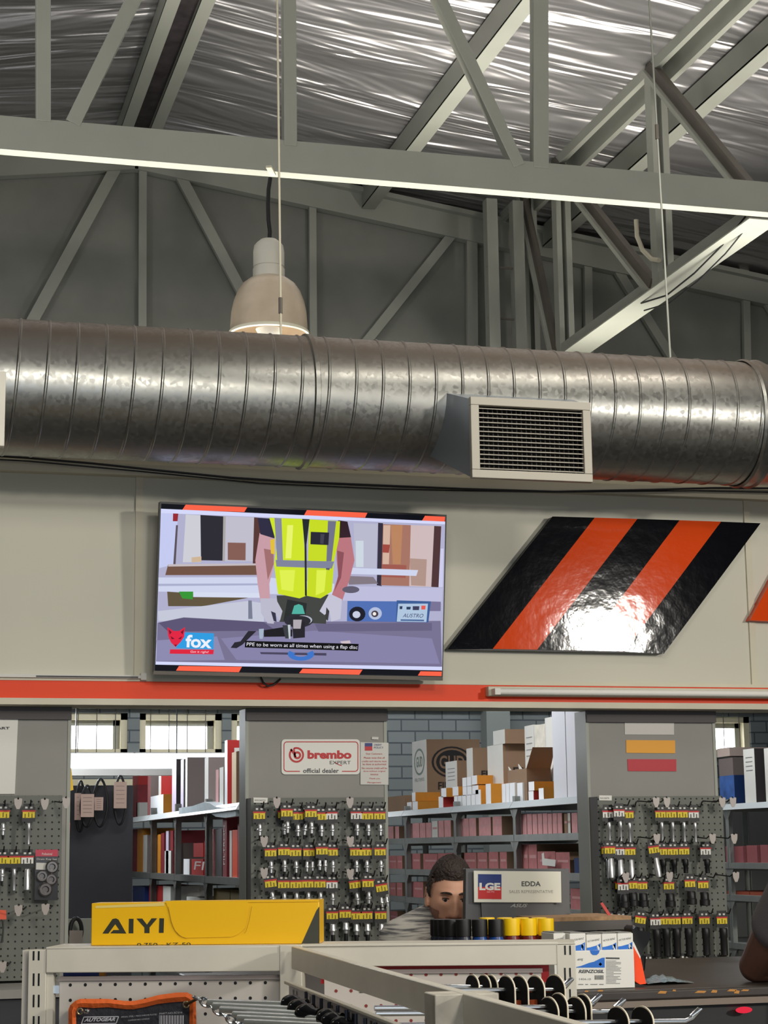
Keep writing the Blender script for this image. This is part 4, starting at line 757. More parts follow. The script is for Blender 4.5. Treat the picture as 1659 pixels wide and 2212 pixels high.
# left rack
XB = 1.8; T2 = crop(270, 1500, 4.81)
ysB = [yat(x, XB) for x in (522, 445, 379, 327, 268)]; zsB = [1.735, 1.365, 1.13, .8]
rack(XB, ysB, zsB, .4, MS, 'tall grey stock rack between the left and middle columns, filled with red cartons', ztop=1.78)
GB = 'red and brown cartons on the left rack'
def fr(s_):
    def f(o, X, y0, y1, zb, zt, dep): text(s_, V((X+dep*.12, y0-.002, zt-.38*(zt-zb))), V((X+dep*.7, y0-.002, zt-.38*(zt-zb))), V((X+dep*.12, y0-.002, zt-.12*(zt-zb))), M['white2'], o, off=.03)
    return f
def vert(s_):
    def f(o, X, y0, y1, zb, zt, dep): c = (y0+y1)/2; text(s_, V((X-.002, c-.01, zb+.2*(zt-zb))), V((X-.002, c-.01, zb+.85*(zt-zb))), V((X-.002, c+.03, zb+.2*(zt-zb))), M['white2'], o)
    return f
gs = mat('greyish_carton', (120, 108, 104), .8); MW = M['maroon']; RW = M['redc']; dkc = mat('dark_carton', (62, 56, 56), .7); lav = mat('lavender_carton', (196, 184, 204), .6); crm = mat('cream_carton', (206, 180, 140), .7)
tops = [(75, 132, 945, MW, MW, .2, 0, 'front maroon carton at the left end'), (80, 138, 820, RW, RW, .2, .04, 'red carton behind the maroon one at the left end'), (150, 190, 815, M['pink2'], gs, .2, .08, 'pink spined carton third from the left end'), (238, 268, 830, M['pink2'], gs, .22, .02, 'brown sided carton with pink spine left of the red topped one'), (120, 150, 1125, W, W, .12, -.0, 'low pale box at the left end'), (352, 378, 728, W, RW, .22, .06, 'red sided carton with white spine'), (268, 400, 1050, WE, M['amber'], .12, -.0, 'amber box with a big white end'),
 (492, 536, 676, lav, dkc, .16, .02, 'lavender spined carton, tall'), (582, 612, 676, lav, dkc, .16, .03, 'second lavender spined carton, tall'), (628, 650, 656, W, gs, .3, .04, 'broad brown carton in the middle'), (830, 868, 655, W, gs, .22, .02, 'leaning white spined carton'), (945, 975, 782, M['pink'], gs, .12, -.0, 'short pink spined carton'), (985, 1025, 758, W, gs, .1, -.0, 'short white carton beside the pink spine'), (1038, 1066, 478, WE, RW, .3, .0, 'tallest red carton with white spine against the column'), (1112, 1158, 600, crm, B_, .2, .0, 'tall cream carton against the column')]
for k, (x0, x1, yt, m1, m2, dp, xo, wh) in enumerate(tops):
    carton(T2, XB, x0, x1, yt, zsB[0], dp, m1, 'stock_carton', 'left rack top: '+wh, 'carton', GB, side=m2, xo=xo+.01, deco=fr('FEBI') if 'tallest' in wh else None)
b = MB(); p0, p1 = P(*T2(720, 870), X=XB+.06), P(*T2(800, 1120), X=XB+.06)
mids = [(75, 122, 1400, MW, 'maroon'), (128, 186, 1395, M['amber'], 'amber'), (192, 232, 1462, W, 'grey white'), (282, 318, 1470, MW, 'maroon'), (334, 372, 1455, M['amber'], 'tan'), (376, 408, 1440, MW, 'pinkish'), (414, 480, 1625, W, 'short pale'), (428, 455, 1420, lav, 'bluish'), (462, 500, 1415, MW, 'maroon'), (545, 580, 1545, lav, 'leaning pale'), (610, 672, 1710, WE, 'small white-wrapped'), (690, 812, 1710, RW, 'low red'), (712, 812, 1545, RW, 'upper red'), (826, 886, 1520, RW, 'red spined'), (888, 930, 1400, M['pink2'], 'tall pink spined'), (938, 1008, 1400, dkc, 'tall black'), (1016, 1058, 1270, MW, 'tallest maroon'), (1088, 1112, 1415, W, 'thin pale'), (1114, 1168, 1408, mat('orange_carton', (238, 84, 44), .5), 'bright orange'), (1170, 1206, 1230, MW, 'rightmost maroon')]
for k, (x0, x1, yt, m1, wh) in enumerate(mids):
    zb = zsB[1]
    if wh == 'upper red': zb = P(*T2(760, 1690), X=XB).z
    carton(T2, XB, x0, x1, yt, zb, .24, m1, 'stock_carton', '%s carton, %s from the left on the middle shelf of the left rack' % (wh, ORD[k]), 'carton', GB, side=m1 if m1 not in (W, lav, WE) else gs, xo=.012 if k not in (8, 11) else .05, deco=vert('FILTRON') if wh in ('red spined', 'tall pink spined', 'tallest maroon') else None)
q = MB(); text('FI', P(*T2(715, 1820), X=XB-.0), P(*T2(812, 1826), X=XB-.0), P(*T2(728, 1735), X=XB-.0), M['white2'], None, mb=q); tag(q.build('carton_print', smooth=False), 'large pale letters F on the low red carton', 'lettering')
lows = [(80, 205, 1995, M['navy'], 'navy'), (250, 390, 1985, RW, 'red'), (395, 475, 1990, W, 'grey white'), (640, 780, 2110, W, 'low pale'), (920, 1090, 2020, mat('olive_carton', (110, 92, 44), .7), 'olive'), (1095, 1205, 2030, mat('olive_carton', (110, 92, 44), .7), 'second olive')]
for k, (x0, x1, yt, m1, wh) in enumerate(lows): carton(T2, XB, x0, x1, yt, zsB[2], .22, m1, 'stock_carton', '%s carton on the lowest visible shelf of the left rack' % wh, 'carton', GB, xo=.012)
b = MB(); sh_ = [P(*T2(x, y), X=XB-.02) for x, y in ((560, 1180), (700, 1160), (820, 1118), (880, 1130), (940, 1170), (1040, 1180), (1150, 1160))]
for p, q in zip(sh_[:-1], sh_[1:]): b.hexa([p-V((0, 0, .05)), q-V((0, 0, .05)), q-V((0, 0, .05))+V((.03, 0, 0)), p-V((0, 0, .05))+V((.03, 0, 0)), p, q, q+V((.1, 0, .004)), p+V((.1, 0, .004))], mat('crumpled_film', (214, 226, 232), .25, bump=.6, bscale=12))
tag(b.build('plastic_film'), 'crumpled pale plastic film sagging over the front of the left rack top shelf', 'film')
# right rack
XC = 5.2; rack(XC, [yat(1700, XC), yat(1572, XC), yat(1480, XC)], [1.745, 1.565-.18+.0, 1.19, .9], .45, M['rack'], 'grey stock rack at the right edge with dark red cartons'); zsC = [1.745, 1.385, 1.19]
GC = 'cartons on the right rack'
carton(T5, XC, 1225, 1350, 560, 1.745, .5, gs, 'stock_carton', 'large brown carton with a handle hole under the right window', 'carton', GC, xo=.3)
carton(T5, XC, 1212, 1322, 470, P(*T5(1270, 545), X=XC+.3).z, .3, mat('pale_pink_label', (196, 176, 166), .8), 'stock_carton', 'pale carton on the large brown one under the right window', 'carton', GC, xo=.3)
carton(T5, XC, 1440, 1538, 478, 1.745, .3, W, 'stock_carton', 'tall white-fronted carton right of the navy pack', 'carton', GC, side=dkc, xo=.05, deco=lbl)
carton(T5, XC, 1622, 1700, 470, 1.745, .3, W, 'stock_carton', 'pale carton cut by the right frame edge', 'carton', GC, side=dkc, xo=.05)
carton(T5, XC, 1232, 1362, 712, 1.745, .12, mat('blue_foil_pack', (52, 92, 160), .3, var=.5, vscale=14), 'blue_pack', 'blue and white pack on the right rack top beside the column', 'pack', None, side=mat('navy_pack', (30, 52, 96), .4), xo=-.01)
for k, (x0, x1, yt, zi) in enumerate([(1285, 1440, 1330, 1), (1470, 1562, 1322, 1), (1590, 1655, 1318, 1)]):
    carton(T5, XC, x0, x1, yt, zsC[1], .3, mat('dusky_carton', (150, 84, 88), .7), 'stock_carton', '%s dusky red carton on the upper shelf of the right rack' % ['left', 'middle', 'right'][k], 'carton', GC, xo=.01)
carton(T8, XC, 1305, 1500, 425, zsC[2], .3, mat('rust_carton', (150, 70, 48), .7), 'stock_carton', 'left rust-coloured carton on the lower shelf of the right rack', 'carton', GC, xo=.01)
carton(T8, XC, 1505, 1655, 425, zsC[2], .3, mat('rust_carton', (150, 70, 48), .7), 'stock_carton', 'right rust-coloured carton on the lower shelf of the right rack', 'carton', GC, xo=.01)
b = MB(); b.box(XC+.5, XC+3, 12.5, 12.52, 0, 1.72, mat('grey_partition', (96, 96, 94), .8)); tag(b.build('rack_back_panel'), 'dark grey sheet behind the right rack', 'panel')
# dark board with fan belts
YBd = 11.2; b = MB(); b.box(P(120, 1800, Y=YBd).x, P(287, 1800, Y=YBd).x, YBd, YBd+.02, .0, P(220, 1697, Y=YBd).z, M['darkp']); tag(b.build('belt_board'), 'tall charcoal board carrying hanging fan belts', 'board')
C1b = lambda x, y, yy: P(*T1(x, y), Y=yy)
def belt(bx, top, cards_, loopb, yy, lab, wd):
    t = thing('fan_belt', lab, 'fan belt', C1b(bx, loopb, yy), 'carded fan belts on the charcoal board'); b = MB(); n = 24; cx = bx
    ct_, cb = C1b(bx, top, yy), C1b(bx, loopb, yy); h = (ct_.z-cb.z)/2; c = (ct_+cb)/2
    w2 = abs((C1b(bx+wd, top, yy)-C1b(bx, top, yy)).x)
    b.tube([c+V((math.sin(a)*w2*(1-.25*abs(math.cos(a))**2), .008*math.sin(2*a), math.cos(a)*h)) for a in [2*math.pi*k/n for k in range(n+1)]], .0075, M['rubber'], 8, cap=False); b.build('belt', t)
    b = MB(); b.tube([V((ct_.x, YBd, ct_.z+.0)), ct_+V((0, -.03, -.012))], .004, M['chrome'], 6); b.build('hook', t)
    for x0, y0, x1, y1, dy in cards_:
        b = MB(); b.prism([C1b(x0, y0, yy-dy), C1b(x1, y0, yy-dy), C1b(x1-4, y1, yy-dy), C1b(x0-4, y1, yy-dy)], (0, .004, 0), mat('belt_sleeve', (206, 176, 160), .7)); s_ = b.build('sleeve', t)
        b = MB()
        for k in range(5): y = y0+(y1-y0)*(.15+.16*k); b.poly([C1b(x0+25, y, yy-dy-.001), C1b(x1-25, y, yy-dy-.001), C1b(x1-27, y+6, yy-dy-.001), C1b(x0+23, y+6, yy-dy-.001)], mat('sleeve_print', (150, 128, 118), .8))
        b.build('printed_text', s_, smooth=False)
belt(960, 1035, [(893, 1180, 970, 1500, .02)], 1640, YBd-.06, 'fan belt hidden behind others, leftmost on the charcoal board', 55)
belt(1040, 1090, [(968, 1190, 1125, 1465, .03)], 1580, YBd-.12, 'fan belt in front with a large pinkish sleeve', 75)
belt(1200, 1010, [(1128, 1228, 1235, 1385, .02)], 1580, YBd-.05, 'fan belt with wide loop and small pale sleeve', 85)
belt(1435, 975, [(1362, 1045, 1515, 1360, .02)], 1555, YBd-.06, 'fan belt hanging alone at the right of the charcoal board', 72)
b = MB(); b.prism([C1b(x, y, YC+.125) for x, y in ((815, 860), (850, 880), (878, 1140), (815, 1160))], (0, .03, 0), mat('yellow_sign', (240, 196, 20), .5)); tag(b.build('yellow_sign'), 'sliver of a bright yellow sign beside the left column', 'sign')
b = MB(); b.prism([P(x, y, Y=YC+.125) for x, y in ((143, 1776), (151.5, 1777), (147, 1895), (138, 1893))], (0, .03, 0), mat('orange_carton', (238, 84, 44), .5)); tag(b.build('orange_board'), 'thin bright orange panel edge beside the left column', 'panel')
t = thing('fan_belt', 'fan belt with dark sleeve low beside the yellow box', 'fan belt', P(164, 2050, Y=8.2)); b = MB(); c = P(164, 2010, Y=8.2); b.tube([c+V((math.sin(a)*.024, 0, math.cos(a)*.05)) for a in [2*math.pi*k/20 for k in range(21)]], .009, M['rubber'], 8, cap=False); b.build('belt', t); b = MB(); b.tube([c+V((0, 0, .048)), (c.x, 8.3, c.z+.05)], .004, M['chrome'], 6); b.build('hook', t)
b = MB(); b.prism([P(x, y, Y=8.18) for x, y in ((150, 2010), (179, 2010), (177, 2045), (149, 2045))], (0, .004, 0), mat('belt_sleeve_dim', (150, 140, 132), .7)); b.build('sleeve', t)
b = MB(); b.box(P(130, 2000, Y=8.3).x, P(200, 2000, Y=8.3).x, 8.3, 8.32, 0, P(160, 1985, Y=8.3).z, M['steelp']); tag(b.build('display_board'), 'low grey panel behind the lower fan belt', 'panel')

# lit tube light hanging in front of the stock room windows
lt = thing('stockroom_light', 'glaring lit tube light hanging in front of the stock room windows', 'light', P(300, 1662, Y=12)); xa, xb = P(60, 1645, Y=12).x, P(484, 1645, Y=12).x; za, zb = P(300, 1628, Y=12).z, P(300, 1660, Y=12).z
b = MB(); b.hexa([(xa, 11.97, zb), (xb-.02, 11.97, zb), (xb-.02, 12.03, zb), (xa, 12.03, zb), (xa, 11.97, za), (xb, 11.97, za), (xb, 12.03, za), (xa, 12.03, za)], mat('lit_diffuser', (240, 248, 255), .4, emit=5)); b.build('diffuser', lt)
b = MB(); b.box(xa, xb-.03, 11.96, 12.05, zb-.045, zb-.002, M['white2']); b.build('housing', lt)
b = MB()
for x in (xa+.3, xb-.3): b.tube([(x, 12.04, za), (x, 12.04, 2.98)], .004, M['black'], 6)
b.build('hanger', lt)

b = MB(); z = P(200, 1461, Y=YH-.03).z; x1 = P(304, 1461, Y=YH-.03).x; b.box(XL, x1, YH-.03, YH-.001, z-.006, z+.006, M['white2']); x0 = P(78, 1461, Y=YH-.03).x; b.box(x0, x1-.01, YH-.032, YH-.0301, z-.0045, z+.001, M['black']); b.box(x1, x1+.022, YH-.036, YH-.001, z-.012, z+.014, M['white2']); tag(b.build('cable_duct'), 'thin pale cable duct along the wall foot, ending left of the television', 'cable duct')
# ================================================================== COUNTER
ZK = 1.11
cf = P(1400, 2137, Z=ZK).y
wood = mat('worn_dark_worktop', (52, 45, 40), .45, var=.3, vscale=14)
m = wood; nt, bs_ = nodes(m)
ck = thing('sales_counter', 'dark sales counter with a worn edge and metal strip, at lower right', 'counter', (2.5, cf+.35, 0))
b = MB(); b.box(1.0, 6, cf, cf+1.3, ZK-.032, ZK, wood); b.build('worktop', ck, bevel=.008)
ch = mat('exposed_chipboard', (186, 132, 70), .9)
for px, l, h in ((1262, 10, 3), (1290, 14, 3), (1420, 22, 5), (1452, 9, 3), (1500, 28, 4), (1535, 16, 5), (1570, 24, 4), (1585, 14, 6), (1600, 20, 3)):
    b = MB(); q = P(px, 2140+random.uniform(-1, 6), Y=cf-.001); b.poly([q+V((0, 0, -h*.0006)), q+V((l*.0011, 0, -h*.0009)), q+V((l*.0013, 0, h*.0004)), q+V((l*.0004, 0, h*.0008))], ch); b.build('edge_chip', ck, smooth=False); b = MB()
b = MB(); z1_ = P(1500, 2156, Y=cf).z; z0_ = P(1500, 2172, Y=cf).z; b.box(1.0, 6, cf+.004, cf+.03, z0_, z1_, mat('counter_strip', (150, 136, 124), .3, .6)); b.build('metal_strip', ck)
b = MB(); b.box(1.0, 6, cf+.03, cf+.7, 0, ZK-.033, M['black']); b.build('cabinet', ck)
b = MB(); q = P(1607, 2165, Y=cf+.002); b.lathe([(.0, 0), (.026, .001), (.03, .002)], q, mat('red_scanner_glow', (235, 40, 66), .3, emit=.9), 16, axis=(0, 1, 0)); o = b.build('scanner_light'); tag(o, 'small glowing red light on the metal counter strip', 'light'); o.scale = (.85, 1, .3)
# bench behind, under right pegboard
b = MB(); zb_ = P(1450, 2092, Y=YP-.06).z; b.box(P(1240, 2092, Y=YP-.06).x, 6, YP-.35, YP-.001, zb_-.03, zb_, M['grey']); b.box(P(1240, 2092, Y=YP-.06).x, 6, YP-.33, YP-.02, 0, zb_-.03, M['darkp']); tag(b.build('bench'), 'low grey bench under the right perforated panel', 'bench')
b = MB(); zb_ = P(60, 2125, Y=YP-.06).z; b.box(XL+.2, P(160, 2092, Y=YP-.06).x, YP-.35, YP-.001, zb_-.03, zb_, M['grey']); b.box(XL+.2, P(160, 2092, Y=YP-.06).x, YP-.33, YP-.02, 0, zb_-.03, M['darkp']); tag(b.build('bench'), 'low dark bench under the left perforated panel', 'bench')
# raised glass shelf
YS = 5.75
rs = thing('counter_shelf', 'raised chipboard-edged display shelf on the counter behind the spray cans', 'shelf', P(1290, 2130, Y=YS)); zsh = P(1290, 1980, Y=YS).z
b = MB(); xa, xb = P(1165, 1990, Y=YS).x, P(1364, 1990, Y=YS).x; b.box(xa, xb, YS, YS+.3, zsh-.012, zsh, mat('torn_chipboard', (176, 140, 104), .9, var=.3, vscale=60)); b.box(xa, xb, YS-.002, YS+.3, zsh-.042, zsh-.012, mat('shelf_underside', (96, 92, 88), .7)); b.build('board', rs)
b = MB()
for x in (xa, xb-.012): b.box(x, x+.012, YS+.02, YS+.28, ZK, zsh-.042, M['grey'])
b.box(xa, xb, YS+.27, YS+.28, ZK, zsh-.042, M['grey']); b.build('support', rs)
# REINZOSIL display
YR = cf+.06
T9 = crop(1200, 1980, 3.614)
def R9(x, y, yy=YR): return P(*T9(x, y), Y=yy)
rz = thing('sealant_display', 'white and blue counter display box lettered Reinzosil', 'box', R9(400, 552))
xl = R9(120, 400).x; xr = R9(616, 400).x; zt_ = R9(400, 262).z; b = MB(); b.box(xl, xr, YR, YR+.16, ZK+.001, zt_, M['white']); b.build('tray', rz, bevel=.0015)
b = MB(); yf = YR-.001
def f9(x, y): return R9(x, y, yf)
b.poly([f9(150, 398), f9(384, 398), f9(384, 320), f9(360, 322), f9(300, 352), f9(260, 362), f9(200, 385), f9(150, 396)], M['blue']); b.poly([f9(268, 263), f9(345, 263), f9(338, 285), f9(322, 300), f9(292, 300), f9(276, 285)], M['blue'])
b.poly([f9(350, 358), f9(364, 372), f9(350, 386), f9(336, 372)], M['white']); gk = mat('grey_ink', (130, 130, 130), .8)
b.poly([f9(392, 318), f9(500, 320), f9(500, 332), f9(392, 330)], dk_)
random.seed(3)
for k in range(17):
    y = 344+k*11; l = random.choice((60, 80, 95, 110, 118)); b.poly([f9(394, y), f9(394+l, y), f9(394+l, y+4), f9(394, y+4)], gk)
for x in range(306, 372, 9): b.poly([f9(x, 458), f9(x+5, 458), f9(x+5, 492), f9(x, 492)], dk_)
for x, l in ((178, 40), (232, 22), (272, 55), (342, 34)):
    b.poly([f9(x, 526), f9(x+l, 526), f9(x+l, 532), f9(x, 532)], gk)
b.build('printed_front', rz, smooth=False)
text('REINZOSIL', f9(180, 441), f9(378, 441), f9(183, 414), dk_, rz, off=.03, shear=.15); text('elring', f9(172, 350), f9(215, 346), f9(172, 324), dk_, rz, shear=.3); text('1404-10', f9(186, 496), f9(276, 496), f9(186, 480), gk, rz)
TB = 'sealant cartons standing in the display box'
for k, (x0, x1, y0) in enumerate(((-16, 76, 132), (110, 234, 134), (240, 356, 142), (362, 478, 136), (484, 604, 132))):
    yy = YR+.02 if k else YR+.04
    a, c = R9(x0, y0, yy), R9(x1, y0, yy); t = thing('sealant_carton', 'white and blue sealant carton, %s in the display box' % ['leftmost, behind the slotted upright', 'second from the left', 'middle one', 'second from the right', 'rightmost'][k], 'carton', (a.x+.02, yy, ZK), TB)
    b = MB(); b.box(a.x, c.x, yy, yy+.1, ZK+.005, a.z, M['white']); b.build('body', t, bevel=.001)
    if k == 0: pass
    g_ = lambda x, y: R9(x, y, yy-.0008); w2 = x1-x0; b = MB(); b.poly([g_(x0+4, y0+102), g_(x0+4, y0+135), g_(x1-4, y0+135), g_(x1-4, y0+65), g_(x1-30, y0+82), g_(x0+30, y0+98)], M['blue']); b.poly([g_(x1-32, y0+85), g_(x1-12, y0+80), g_(x1-12, y0+126), g_(x1-32, y0+126)], M['white']); b.build('blue_print', t, smooth=False)
    text('VICTOR REINZ', g_(x0+8, y0+60), g_(x1-14, y0+42), g_(x0+10, y0+46), dk_, t)
    b = MB(); b.box(a.x+.003, c.x-.003, yy+.003, yy+.097, a.z, a.z+.003, mat('carton_top_grey', (140, 140, 136), .6)); b.build('lid', t)
t = thing('document_stand', 'orange and white leaning card folder right of the display box', 'folder', R9(660, 530, YR+.02))
b = MB(); q = [R9(602, 190, YR+.1), R9(664, 315, YR+.1), R9(708, 524, YR+.02), R9(660, 530, YR+.02), R9(615, 500, YR+.05)]; b.prism(q, (0, .012, 0), mat('orange_card', (240, 78, 36), .45)); b.build('card', t)
b = MB(); q = [R9(600, 186, YR+.095), R9(612, 200, YR+.095), R9(664, 312, YR+.095), R9(662, 330, YR+.095), R9(602, 225, YR+.095)]; b.prism(q, (0, .004, 0), M['white']); b.build('white_edge', t)
# barcode scanner on stand
t = thing('barcode_scanner', 'black barcode scanner in a stand between display box and panel', 'scanner', R9(650, 300, YR+.2)); yy = YR+.2
b = MB(); b.prism([R9(x, y, yy) for x, y in ((596, 88), (622, 66), (648, 108), (740, 118), (738, 170), (720, 215), (690, 250), (672, 310), (655, 320), (608, 190))], (0, .06, 0), M['black']); b.build('head', t, bevel=.006)
b = MB(); b.prism([R9(x, y, yy-.001) for x, y in ((600, 90), (617, 68), (626, 78), (610, 98))], (0, .01, 0), M['chrome']); b.build('window', t)
b = MB(); b.tube([R9(665, 300, yy+.03), R9(655, 400, yy+.03), V((R9(650, 500, yy).x, yy+.03, ZK+.01))], .016, M['black'], 10); b.lathe([(.05, 0), (.048, .012), (.02, .016)], (R9(650, 500, yy).x, yy+.03, ZK), M['black'], 20); b.build('stand', t)
b = MB(); b.prism([P(*T8(x, y), Y=YS+.1) for x, y in ((190, 412), (210, 402), (240, 445), (305, 545), (410, 535), (415, 580), (385, 605), (310, 600))], (0, .004, 0), mat('red_lanyard', (196, 70, 62), .5)); tag(b.build('red_tag'), 'pinkish red folded tag sticking up behind the display box', 'tag')
# crumpled plastic bag
b = MB(); N = 14; c0 = P(1400, 2128, Z=ZK+.001); c1 = P(1500, 2124, Z=ZK+.001); random.seed(5)
top_ = []; 
for i in range(N+1):
    f = i/N; base = c0.lerp(c1, f); prof = math.sin(math.pi*min(1, f*1.02+.06))*.018+.003
    top_.append([base+V((0, j*.03, prof*math.sin(math.pi*(j+.4)/4.6)*random.uniform(.7, 1.2)+.001)) for j in range(5)])
vs = [p for r in top_ for p in r]; b.add(vs, [[i*5+j, (i+1)*5+j, (i+1)*5+j+1, i*5+j+1] for i in range(N) for j in range(4)], mat('grey_blue_film', (124, 146, 156), .22, bump=.8, bscale=40, coat=.6)); tag(b.build('plastic_bag'), 'flat crumpled grey-blue plastic bag on the counter', 'bag')
# spray cans
YCN = 5.42
def can(px, py, r, yy, m_, lm, label, grp):
    c = P(px, py, Y=yy); t = thing('spray_can', label, 'spray can', (c.x, yy, ZK), grp); h = c.z-ZK; o_ = (c.x, yy, ZK)
    b = MB(); b.lathe([(r*.93, 0), (r*.98, .004), (r*.98, h-.058), (r*.86, h-.048)], o_, lm, 20); b.build('body', t)
    b = MB(); b.lathe([(r*.86, h-.05), (r, h-.049), (r, h-.004), (r*.96, h), (r*.5, h+.0005)], o_, m_, 22); b.build('cap', t)
    b = MB(); b.lathe([(r*.985, h-.115), (r*.985, h-.075)], o_, M['white'], 20, caps=False); b.build('label_band', t)
capb = mat('ribbed_black_cap', (14, 14, 17), .5); capy = mat('yellow_cap', (250, 206, 10), .45)
lb = mat('spray_label_blue', (28, 70, 140), .35, var=.6, vscale=40); ld = mat('spray_label_dark', (40, 46, 66), .35, var=.6, vscale=40); lr = mat('spray_label_red', (110, 30, 30), .35, var=.6, vscale=40)
k = 0
for px, yy, l_ in ((1071, YCN, lb), (1036, YCN+.02, lb), (1001, YCN+.04, ld), (975, YCN+.11, ld), (962, YCN+.2, ld), (952, YCN+.3, ld), (945, YCN+.4, ld)):
    can(px, 1986, .0235, yy, capb, l_, 'black-capped spray can, %s of the black ones' % (ORD[k]+' from the right' if k else 'rightmost'), 'black capped spray cans'); k += 1
for k, (px, yy, l_) in enumerate(((1179, YCN, lr), (1141, YCN+.005, lr), (1105, YCN+.01, lr), (1164, YCN+.09, lr), (1126, YCN+.09, lr), (1090, YCN+.1, lr), (1052, YCN+.12, lr))):
    can(px, (1984 if k < 3 else 1982), .0235, yy, capy, l_, 'yellow-capped spray can, '+['rightmost of the front row', 'middle of the front row', 'left of the front row', 'right of the back row', 'third from the left in the back row', 'second from the left in the back row', 'left end of the back row'][k], 'yellow capped spray cans')
# monitor
YM = 5.98
TM = crop(780, 1820, 3.318)
def Mo(x, y, yy=YM): return P(*TM(x, y), Y=yy)
mo = thing('monitor', 'back of a dark grey monitor carrying a white name plate, hiding half the man', 'monitor', V((Mo(1120, 500).x, YM+.05, ZK)))
b = MB(); gm = mat('monitor_back', (92, 92, 94), .5); b.prism([Mo(752, 186), Mo(1492, 188), Mo(1498, 600), Mo(748, 600)], (0, .03, 0), gm); b.prism([Mo(860, 420, YM-.012), Mo(1380, 420, YM-.012), Mo(1370, 590, YM-.012), Mo(870, 590, YM-.012)], (0, .014, 0), gm); b.build('back_shell', mo, bevel=.003)
b = MB(); c = Mo(1120, 560); b.box(c.x-.03, c.x+.03, YM+.03, YM+.05, ZK, c.z, gm); b.box(c.x-.1, c.x+.1, YM-.02, YM+.13, ZK, ZK+.008, gm); b.build('stand', mo)
asl = mat('silver_logo', (170, 170, 168), .4); text('ASUS', Mo(1068, 464, YM-.0135), Mo(1192, 464, YM-.0135), Mo(1072, 438, YM-.0135), asl, mo, off=.02, shear=.35)
np_ = thing('name_plate', 'white name plate reading EDDA Sales Representative on the monitor', 'sign', Mo(1120, 428, YM-.03))
b = MB(); b.prism([Mo(808, 202, YM-.022), Mo(1432, 208, YM-.022), Mo(1436, 430, YM-.022), Mo(811, 428, YM-.022)], (0, .006, 0), mat('plate_white', (226, 224, 208), .4)); b.build('plate', np_)
g_ = lambda x, y, d=.0228: Mo(x, y, YM-d); b = MB(); b.poly([g_(838, 226), g_(1006, 228), g_(1006, 318), g_(838, 318)], M['navy']); b.poly([g_(838, 318), g_(1006, 318), g_(1006, 406), g_(838, 404)], mat('plate_red', (200, 40, 40), .5)); b.build('emblem', np_, smooth=False)
text('LGE', g_(848, 342, .0232), g_(998, 343, .0232), g_(848, 288, .0232), M['white'], np_, off=.05); text('360 MS', g_(900, 360, .0232), g_(955, 360, .0232), g_(900, 346, .0232), mat('pale_red_ink', (236, 170, 170), .5), np_)
text('EDDA', g_(1150, 313), g_(1287, 313), g_(1150, 278), dk_, np_, off=.02); text('SALES REPRESENTATIVE', g_(1062, 362), g_(1376, 362), g_(1062, 341), mat('grey_ink2', (150, 148, 140), .7), np_)
# ================================================================== PEOPLE
def head_pts(v):
    """unit direction (right, front, up) -> point of a male head, metres"""
    x, y, z = v; px, py, pz = .076*x, .096*y, .122*z
    if pz < 0:
        t = min(1, -pz/.122); px *= 1-.26*t*t; py *= 1-.05*t
        if y < 0: py *= 1-.45*t*t
    g = lambda a, c, s: math.exp(-((a-c)/s)**2)
    if y > 0:
        fl = g(pz, -.02, .09); py *= 1+.03*fl; py += -.006*g(pz, .0, .05)*(1-g(px, 0, .03))
        if pz < .03 and pz > -.06:
            r = (0.03-pz)/.075; ns = .027*(r if pz > -.045 else max(0, r*(1+(pz+.045)/.012))); py += max(0, ns)*g(px, 0, .0085+.004*r)
        py += .004*g(abs(px), .013, .006)*g(pz, -.038, .008)
        py -= .011*g(abs(px), .031, .015)*g(pz, .012, .012); py += .0065*g(pz, .031, .0085)*g(abs(px), .026, .026)
        py += .005*g(abs(px), .042, .016)*g(pz, -.012, .016)
        py += .006*g(px, 0, .021)*(g(pz, -.062, .0045)+1.1*g(pz, -.073, .006)); py -= .003*g(px, 0, .024)*g(pz, -.067, .0028)
        py += .011*g(px, 0, .02)*g(pz, -.104, .014)
    return px, py, pz
